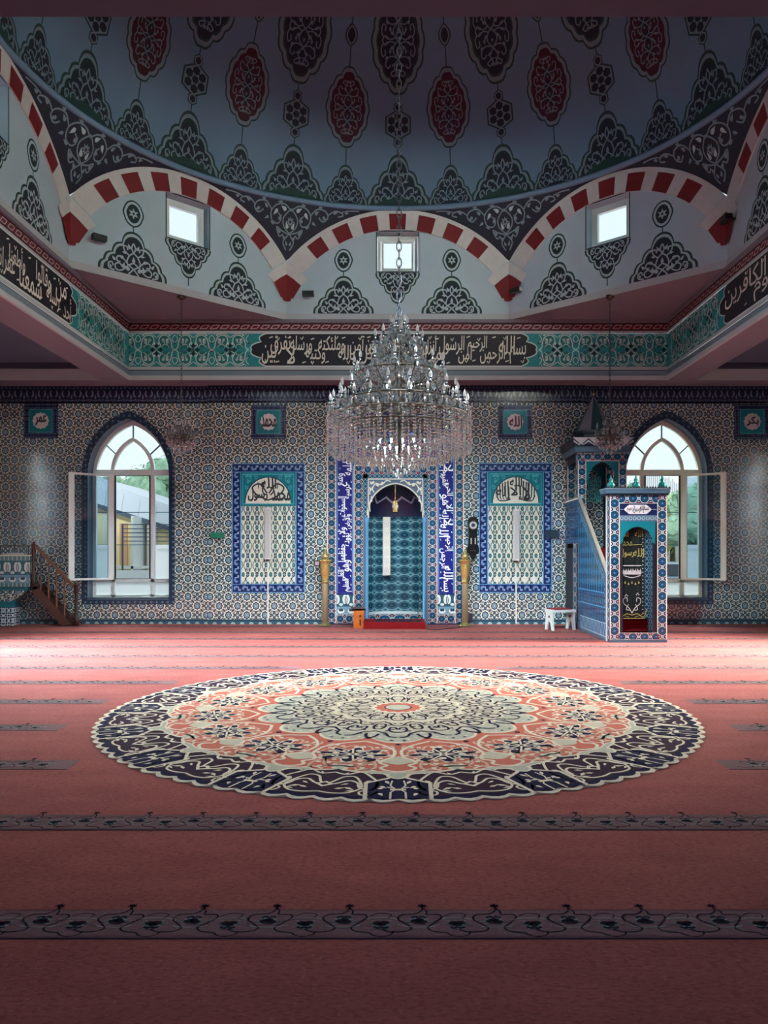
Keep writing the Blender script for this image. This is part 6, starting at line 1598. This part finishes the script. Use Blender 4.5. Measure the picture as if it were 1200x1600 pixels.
def chandelier(root, tiers, stem, strands, garl, s, metal, top, chain_top, chain_link):
    d = MB(); z = top; k = 0; L = chain_link
    while z < chain_top-L*.5:                                     # chain of oval links, every other one turned
        c = [(.28*L*cos(2*pi*i/10), .62*L*sin(2*pi*i/10)) for i in range(10)]
        d.tube([(x if k % 2 else 0, 0 if k % 2 else x, z+L*.5+y) for x, y in c], .075*L, 'chain_metal', 5, True, True); z += L*.95; k += 1
    mesh_part('chain', d, root)
    d = MB(); d.lathe([(0, chain_top+.02), (.10*s, chain_top+.02), (.09*s, chain_top-.03), (.02*s, chain_top-.08*s), (0, chain_top-.08*s)][::-1], (0, 0, 0), metal, 14); mesh_part('ceiling_rose', d, root)
    d = MB(); d.lathe(stem, (0, 0, 0), metal, 12); mesh_part('stem', d, root)
    cm = candle_mb(s, metal).mesh('candle')
    for ti, (r, zc, n, ph, zin, ring) in enumerate(tiers):
        a_ = MB(); z0 = zin
        pts = [(.04*s, z0), (.30*r, z0-.12*s), (.62*r, min(z0, zc)-.13*s), (.88*r, zc-.10*s), (1.0*r, zc-.05*s), (r, zc)]
        a_.tube([(x, 0, z_) for x, z_ in cr(pts, 4)], .011*s, metal, 5)
        sp_ = spiral((.55*r, (z0+zc)/2-.05*s), .05*s, 0, 1.1, 10); a_.tube([(x, 0, z_) for x, z_ in sp_], .007*s, metal, 4)
        am = a_.mesh('arm')
        for k in range(n):
            an = 2*pi*(k+ph)/n
            o = bpy.data.objects.new('arm', am); COL.objects.link(o); o.parent = root; o.rotation_euler = (0, 0, an)
            c = bpy.data.objects.new('candle', cm); COL.objects.link(c); c.parent = o; c.location = (r, 0, zc)
        if ring:
            d = MB(); d.tube([(ring[0]*cos(2*pi*i/48), ring[0]*sin(2*pi*i/48), ring[1]) for i in range(48)], .013*s, metal, 5, True, True); mesh_part('ring', d, root)
    big = []; rest = MB()
    for r, zt, zb, n, bead in strands:
        for k in range(n):
            an = 2*pi*(k+.3)/n; p = (r*cos(an), r*sin(an), zt)
            if len(big) < 100:
                q = MB(); strand(q, p, zt-zb, bead, bead*2.1, bead*3.6); big.append(q)
            else: strand(rest, p, zt-zb, bead, bead*2.1, bead*3.6)
    for q in big: mesh_part('crystal_strand', q, root)
    if rest.v: o = mesh_part('crystal_basket', rest, root); o['kind'] = 'stuff'
    g = MB()
    for (r0, z0, r1, z1, n, sag, beads) in garl:
        for k in range(n):
            an = 2*pi*k/n; bn = an+ (2*pi/n if r0 == r1 else 0); garland(g, (r0*cos(an), r0*sin(an), z0), (r1*cos(bn), r1*sin(bn), z1), sag, beads, .017*s)
    o = mesh_part('crystal_garland', g, root); o['kind'] = 'stuff'
YH = YC; kk = YH/F; zz = lambda py: az(py, YH)
base = zz(741); root = thing('crystal_chandelier', 'huge tiered crystal chandelier hanging on a long chain in the middle of the dome', 'chandelier', (ax(623.5, YH), YH, base))
Z = lambda py: zz(py)-base
tiers = [(13*kk, Z(516), 6, .2, Z(524), None), (37*kk, Z(537), 8, .1, Z(545), None), (70*kk, Z(580), 14, .3, Z(590), (66*kk, Z(585))), (92*kk, Z(620), 18, .0, Z(622), (84*kk, Z(628))), (107*kk, Z(640), 24, .5, Z(645), (108*kk, Z(652))), (80*kk, Z(662), 12, .25, Z(655), (98*kk, Z(668)))]
stem = [(.0, Z(712)), (.03, Z(710)), (.05, Z(690)), (.03, Z(670)), (.07, Z(655)), (.03, Z(640)), (.03, Z(610)), (.06, Z(600)), (.03, Z(590)), (.025, Z(560)), (.06, Z(548)), (.03, Z(540)), (.025, Z(520)), (.05, Z(514)), (.02, Z(506)), (0, Z(503))]
strands = [(112*kk, Z(652), Z(705), 44, .020), (103*kk, Z(660), Z(713), 36, .020), (93*kk, Z(668), Z(716), 34, .019), (82*kk, Z(674), Z(720), 30, .018), (70*kk, Z(680), Z(723), 26, .018), (58*kk, Z(686), Z(727), 24, .018), (44*kk, Z(690), Z(730), 20, .018), (31*kk, Z(694), Z(735), 16, .018), (18*kk, Z(698), Z(740), 10, .018), (5*kk, Z(700), Z(745), 5, .022),
           (66*kk, Z(586), Z(602), 26, .018), (84*kk, Z(629), Z(644), 30, .018), (36*kk, Z(545), Z(560), 16, .017), (52*kk, Z(600), Z(624), 14, .017), (30*kk, Z(565), Z(596), 12, .017), (55*kk, Z(640), Z(668), 14, .017)]
garl = [(12*kk, Z(512), 37*kk, Z(546), 16, .06, 9), (30*kk, Z(540), 66*kk, Z(585), 24, .10, 12), (60*kk, Z(585), 84*kk, Z(628), 28, .10, 11), (84*kk, Z(628), 108*kk, Z(652), 36, .06, 8), (108*kk, Z(652), 108*kk, Z(652), 28, .09, 7), (20*kk, Z(560), 66*kk, Z(586), 20, -.02, 12), (66*kk, Z(586), 66*kk, Z(586), 18, .09, 7), (8*kk, Z(600), 84*kk, Z(629), 20, .03, 16), (108*kk, Z(652), 20*kk, Z(712), 30, .12, 20), (37*kk, Z(546), 37*kk, Z(546), 12, .07, 6)]
chandelier(root, tiers, stem, strands, garl, 1.0, 'antique_brass', Z(506), ZR+RZ-base-.06, .12)

def small(px, label):
    Y = 14.42; k = Y/F; x = ax(px, Y); b = az(709, Y)
    o = thing('small_chandelier', label, 'chandelier', (x, Y, b), 0, 'small side chandeliers'); Z = lambda py: az(py, Y)-b
    tiers = [(21*k, Z(676), 8, .2, Z(684), (20*k, Z(684))), (11*k, Z(671), 5, .0, Z(678), None)]
    stem = [(0, Z(704)), (.03, Z(701)), (.02, Z(694)), (.04, Z(688)), (.02, Z(680)), (.03, Z(674)), (.012, Z(668)), (0, Z(662))]
    strands = [(22*k, Z(684), Z(695), 12, .018), (16*k, Z(687), Z(701), 9, .018), (10*k, Z(690), Z(705), 7, .018), (4*k, Z(693), Z(709), 3, .02)]
    garl = [(5*k, Z(668), 20*k, Z(684), 8, .05, 6), (20*k, Z(684), 5*k, Z(699), 8, .05, 6)]
    chandelier(o, tiers, stem, strands, garl, .9, 'antique_brass', Z(663), ZC-b, .07)
small(283.5, 'small crystal chandelier hanging on a thin chain beside the window near the wooden stair')
small(953, 'small crystal chandelier hanging on a thin chain before the cone roof of the minbar')

# ------------------------------------------------------------------ floodlights on the drum
def on_face(k, px, py):
    A, B, e, n, L = face_geo(k); dr = Vector(((px-CX)/F, 1, -(py-HY)/F)); o = Vector((0, 0, CH)); t = (A-o).dot(n)/dr.dot(n); return o+dr*t, e, n
for k, px, py, s, lab in ((7, 150, 376, 1, 'small black floodlight on the drum wall below the left springer of red and white stones'), (0, 483, 463, 1, 'small black floodlight on the drum wall left of the central crest paintings'),
                     (1, 812, 457, 1, 'small black floodlight on the drum right of the central arch'), (2, 1149, 342, -1, 'small black floodlight at the far right springer of the drum')):
    p, e, n = on_face(k, px, py); root = thing('floodlight', lab, 'lamp', p, 0, 'drum floodlights')
    d = MB(); d.bar(n*-.0, n*.12, .03, .03, 'lamp_black'); d.build('bracket', root)
    d = MB(); d.obox(n*.16, e*.12, Vector((0, 0, .045)), n*.06, 'lamp_black'); d.build('lamp_housing', root)
    d = MB(); d.obox(n*.16+e*.125*s, e*.006, Vector((0, 0, .035)), n*.05, 'clock_silver'); d.build('lens', root)
# ------------------------------------------------------------------ outside the windows
d = MB(); d.face([(-60, YW+.5, -.25), (60, YW+.5, -.25), (60, 110, -.25), (-60, 110, -.25)], 'asphalt'); structure(d, 'ground')
def blob(mb, c, r, m, n=9):
    prof = [(r*sin(pi*k/n), -r*cos(pi*k/n)) for k in range(n+1)]
    mb.lathe([(max(p, 1e-5), z) for p, z in prof], c, m, 12, True, False)
def tree(px, Y, w, h, m, label, z0=-.25):
    x = ax(px, Y); root = thing('leafy_tree', label, 'tree', (x, Y, z0), 0, 'trees outside the windows')
    t = MB(); t.lathe([(.20, 0), (.14, h*.3), (.08, h*.62)], (0, 0, 0), 'bark', 8); t.build('trunk', root)
    c = MB(); cl = []
    for k in range(14):
        a = random.random()*2*pi; q = random.random()**.5; zz_ = h*(.42+.44*random.random()); rr = w*.26*(1-.4*abs(zz_/h-.6))
        cl.append((cos(a)*q*w*.30, sin(a)*q*w*.30, zz_, rr)); blob(c, cl[-1][:3], rr*.86, m, 7)
    for k in range(1500):
        b = random.choice(cl); u = Vector((random.gauss(0, 1), random.gauss(0, 1), random.gauss(0, 1))).normalized(); p = Vector(b[:3])+u*b[3]*(.8+.35*random.random())
        v = u.orthogonal().normalized(); v.rotate(Matrix.Rotation(random.random()*6, 3, u)); w2 = u.cross(v); s = .09+.10*random.random()
        c.face([p+v*s, p+w2*s*.6, p-v*s, p-w2*s*.6], m)
    o = c.build('crown', root); return root
# left window: pale house with a sloping white roof, trees on the rise behind
Yh = 27.0; hx = lambda px: ax(px, Yh); hz_ = lambda py: az(py, Yh)
root = thing('yellow_house', 'pale yellow building with long sloping white roof outside the window by the stair', 'building', (hx(200), Yh, -.25)); O = (hx(200), Yh, -.25)
zl, zr = hz_(787), hz_(826)
d = MB(O); d.prism([(hx(108), -.25), (hx(252), -.25), (hx(252), hz_(820)), (hx(108), hz_(772))], lambda p: (p[0], Yh+.5, p[1]), lambda p: (p[0], Yh+7, p[1]), 'house_yellow'); d.build('wall', root)
d = MB(O); d.prism([(hx(100), hz_(772)), (hx(290), hz_(832)), (hx(290), hz_(798)), (hx(100), hz_(732))], lambda p: (p[0], Yh+.05, p[1]), lambda p: (p[0], Yh+8, p[1]), 'roof_sheet'); d.build('roof', root)
d = MB(O); d.bar((hx(100), Yh+.01, hz_(774)), (hx(290), Yh+.01, hz_(834)), .06, .16, 'fascia_dark'); 
d.build('fascia', root)
d = MB(O)
for k in range(7): x = 115+k*26; d.bar((hx(x), Yh+.02, hz_(740+(x-100)*.347)), (hx(x-4), Yh+.02, hz_(769+(x-100)*.316)), .02, .02, 'fence_grey')
d.build('roof_seam', root)
def hbox(nm, p0, p1, q0, q1, m, y=.42):
    d = MB(O); d.box(hx(p0), hx(p1), Yh+y, Yh+.56, hz_(q1), hz_(q0), m); return d.build(nm, root)
hbox('door', 180, 192, 817, 886, 'house_orange'); w_ = hbox('window', 203, 222, 815, 848, 'upvc_warm', .40)
d = MB(O); d.box(hx(205), hx(220), Yh+.37, Yh+.41, hz_(846), hz_(817), 'car_glass'); d.build('pane', w_)
hbox('window', 153, 160, 800, 850, 'upvc_warm'); hbox('post', 218.5, 222, 808, 894, 'white_upvc', -.9); hbox('porch_beam', 176, 234, 884, 888, 'white_upvc', -.9); hbox('post', 228, 240, 815, 892, 'house_grey', .1)
d = MB(O); d.box(hx(112), hx(285), Yh-2.6, Yh-2.5, -.25, hz_(889), 'opal_white'); d.build('low_wall', root)
pr = thing('metal_railing', 'grey metal railing on the terrace beyond the sloping roof', 'railing', (hx(256), Yh-1.6, hz_(852)))
d = MB()
for k in range(5): d.bar((-.9, 0, .12+.14*k), (.9, 0, .12+.14*k), .03, .03, 'fascia_dark')
d.build('rail', pr)
d = MB(); d.bar((-.9, 0, -1.9), (-.9, 0, .7), .05, .05, 'fascia_dark'); d.build('post', pr); d = MB(); d.bar((.9, 0, -1.9), (.9, 0, .7), .05, .05, 'fascia_dark'); d.build('post', pr)
d = MB(); n = 30
for k in range(n):
    x0 = -42+k*84/n; x1 = x0+84/n; f = lambda x: 5.0+1.6*sin(x*.13+1)+.8*sin(x*.31)+(1.6 if x > 0 else 0)
    d.face([(x0, 64, -.25), (x1, 64, -.25), (x1, 64+6, f(x1)), (x0, 64+6, f(x0))], 'hill_grass', None, True); d.face([(x0, 70, f(x0)), (x1, 70, f(x1)), (x1, 90, f(x1)), (x0, 90, f(x0))], 'hill_grass', None, True)
structure(d, 'hill')
tree(252, 41, 3.2, 7.6, 'leaf_green', 'tall green tree above the right end of the sloping white roof'); tree(276, 49, 4.0, 8.9, 'leaf_dark', 'dark green tree at the right jamb of the window near the stair')
tree(215, 61, 5.6, 9.0, 'leaf_green', 'round green tree behind the middle of the white roof'); tree(160, 72, 6.0, 9.8, 'leaf_green', 'pale green tree behind the left part of the white roof')
# right window: hill with slender poles, trees, parked car
tree(1051, 36, 2.6, 5.1, 'leaf_lime', 'yellow green tree in the open casement of the window behind the minbar'); tree(1084, 33, 2.8, 5.2, 'leaf_green', 'green tree behind the open window sash by the minbar')
tree(1074, 50, 3.0, 5.6, 'leaf_dark', 'dark green tree beyond the car by the minbar window'); tree(992, 62, 4.0, 8.2, 'leaf_dark', 'small tree on the skyline left of the pole fence')
Yp = 66.0; pf = thing('pole_fence', 'row of slender pale poles standing on the hill beyond the minbar window', 'fence', (ax(1050, Yp), Yp, 3.5))
for k in range(46):
    x = ax(985+k*3.0, Yp)-ax(1050, Yp); h = 2.4+1.0*sin(k*.12)+.35*random.random()
    d = MB(); d.bar((x, 0, .0), (x+.02, 0, 1.6+h), .07, .07, 'fence_grey'); d.build('pole', pf)
Yq = 30.0; root = thing('parked_car', 'silver estate car with red tail light parked outside the minbar window', 'car', (ax(1047, Yq), Yq, -.25), radians(80))
d = MB(); body = [(-2.1, .35), (-2.1, .9), (-1.9, 1.0), (-1.5, 1.48), (.4, 1.5), (1.05, 1.0), (2.0, .85), (2.1, .4)]
d.prism(body, lambda p: (p[0], -.85, p[1]), lambda p: (p[0], .85, p[1]), 'car_silver'); d.build('body', root)
d = MB(); d.prism([(-1.96, 1.02), (-1.58, 1.42), (-1.55, 1.42), (-1.9, 1.0)], lambda p: (p[0]-.03, -.7, p[1]), lambda p: (p[0]-.03, .7, p[1]), 'car_glass'); d.build('rear_window', root)
d = MB(); d.prism([(-1.6, 1.02), (-1.35, 1.4), (.35, 1.42), (.9, 1.02)], lambda p: (p[0], -.87, p[1]), lambda p: (p[0], .87, p[1]), 'car_glass'); d.build('side_window', root)
for s in (-1, 1):
    d = MB(); d.box(-2.14, -2.05, s*.7-.1, s*.7+.1, .75, 1.0, 'tail_red'); d.build('tail_light', root)
    for x in (-1.3, 1.3): d = MB(); d.tube([(x, s*.72, .33), (x, s*.9, .33)], .33, 'tyre', 14); d.build('wheel', root)
# ------------------------------------------------------------------ daylight and added fill lamps
w = bpy.data.worlds.new('sky'); SC.world = w; w.use_nodes = True; t = w.node_tree
bg = t.nodes['Background']; bg.inputs['Strength'].default_value = 1.15
tc = t.nodes.new('ShaderNodeTexCoord'); sp_ = t.nodes.new('ShaderNodeSeparateXYZ'); t.links.new(tc.outputs['Generated'], sp_.inputs[0])
rp_ = t.nodes.new('ShaderNodeValToRGB'); t.links.new(sp_.outputs[2], rp_.inputs[0]); t.links.new(rp_.outputs[0], bg.inputs[0])
rp_.color_ramp.elements[0].position = .0; rp_.color_ramp.elements[0].color = (.86, .97, 1.0, 1)
rp_.color_ramp.elements[1].position = .6; rp_.color_ramp.elements[1].color = (.80, .93, 1.0, 1)
def area(name, loc, target, sx, sy, watts, col, spread=pi):
    l = bpy.data.lights.new(name, 'AREA'); l.shape = 'RECTANGLE'; l.size = sx; l.size_y = sy; l.energy = watts; l.color = col; l.spread = spread
    o = bpy.data.objects.new(name, l); COL.objects.link(o); o.location = loc
    o.rotation_euler = (Vector(target)-Vector(loc)).to_track_quat('-Z', 'Y').to_euler(); return o
for s in (-1, 1):
    area('daylight_side_window', (s*11.5, 13.5, 4.5), (0, 10.4, 0), 4.8, 1.6, 5400, (1.0, .94, .86) if s > 0 else (.86, .95, 1.0), radians(70))
for x in (XL, XR): area('daylight_back_window', (x, 19.4, 7.2), (x*.8, 13.5, .2), 3.2, 2.2, 400, (.92, .97, 1.0), radians(140))
area('entrance_fill', (0, -9, 4.2), (0, 0, 2.6), 8, 3.4, 700, (.34, .52, 1.0))  # blue fill lamp for the foreground, outside the added entrance
# fill lamps added outside the unseen near skylights: the low ones light the far drum and frieze, the high ones the floor and the foot of the wall
for k, col, lo, hi in ((3, (.96, 1.0, .86), 1250, 10500), (4, (.60, .84, 1.0), 260, 14000), (5, (.52, .80, 1.0), 200, 9000)):
    A, B, e, n, L = face_geo(k); M = (A+B)/2
    for slope, sz, w_ in ((.06, .25, lo), (.84, 1.1, hi)):
        P_ = M-n*1.5+Vector((0, 0, 7.93+1.5*slope)); area('skylight_fill', P_, M+Vector((0, 0, 7.93)), 1.8, sz, w_, col if slope < .5 else (.84, .95, 1.0))
for x in (XL, XR):
    o = area('window_portal', (x, YW+.5, 2.5), (x, 0, 2.5), 1.8, 4.0, 1, (1, 1, 1)); o.data.cycles.is_portal = True
def spot(px, py, watts, col, Y):
    pass
v = SC.view_settings; v.view_transform = 'Standard'; v.look = 'None'; v.gamma = 1.0; v.exposure = 0.0; v.use_curve_mapping = False
SC.cycles.max_bounces = 8; SC.cycles.diffuse_bounces = 4; SC.cycles.glossy_bounces = 4; SC.cycles.transparent_max_bounces = 24; SC.cycles.transmission_bounces = 4
SC.cycles.sample_clamp_indirect = 6.0; SC.cycles.caustics_reflective = False; SC.cycles.caustics_refractive = False
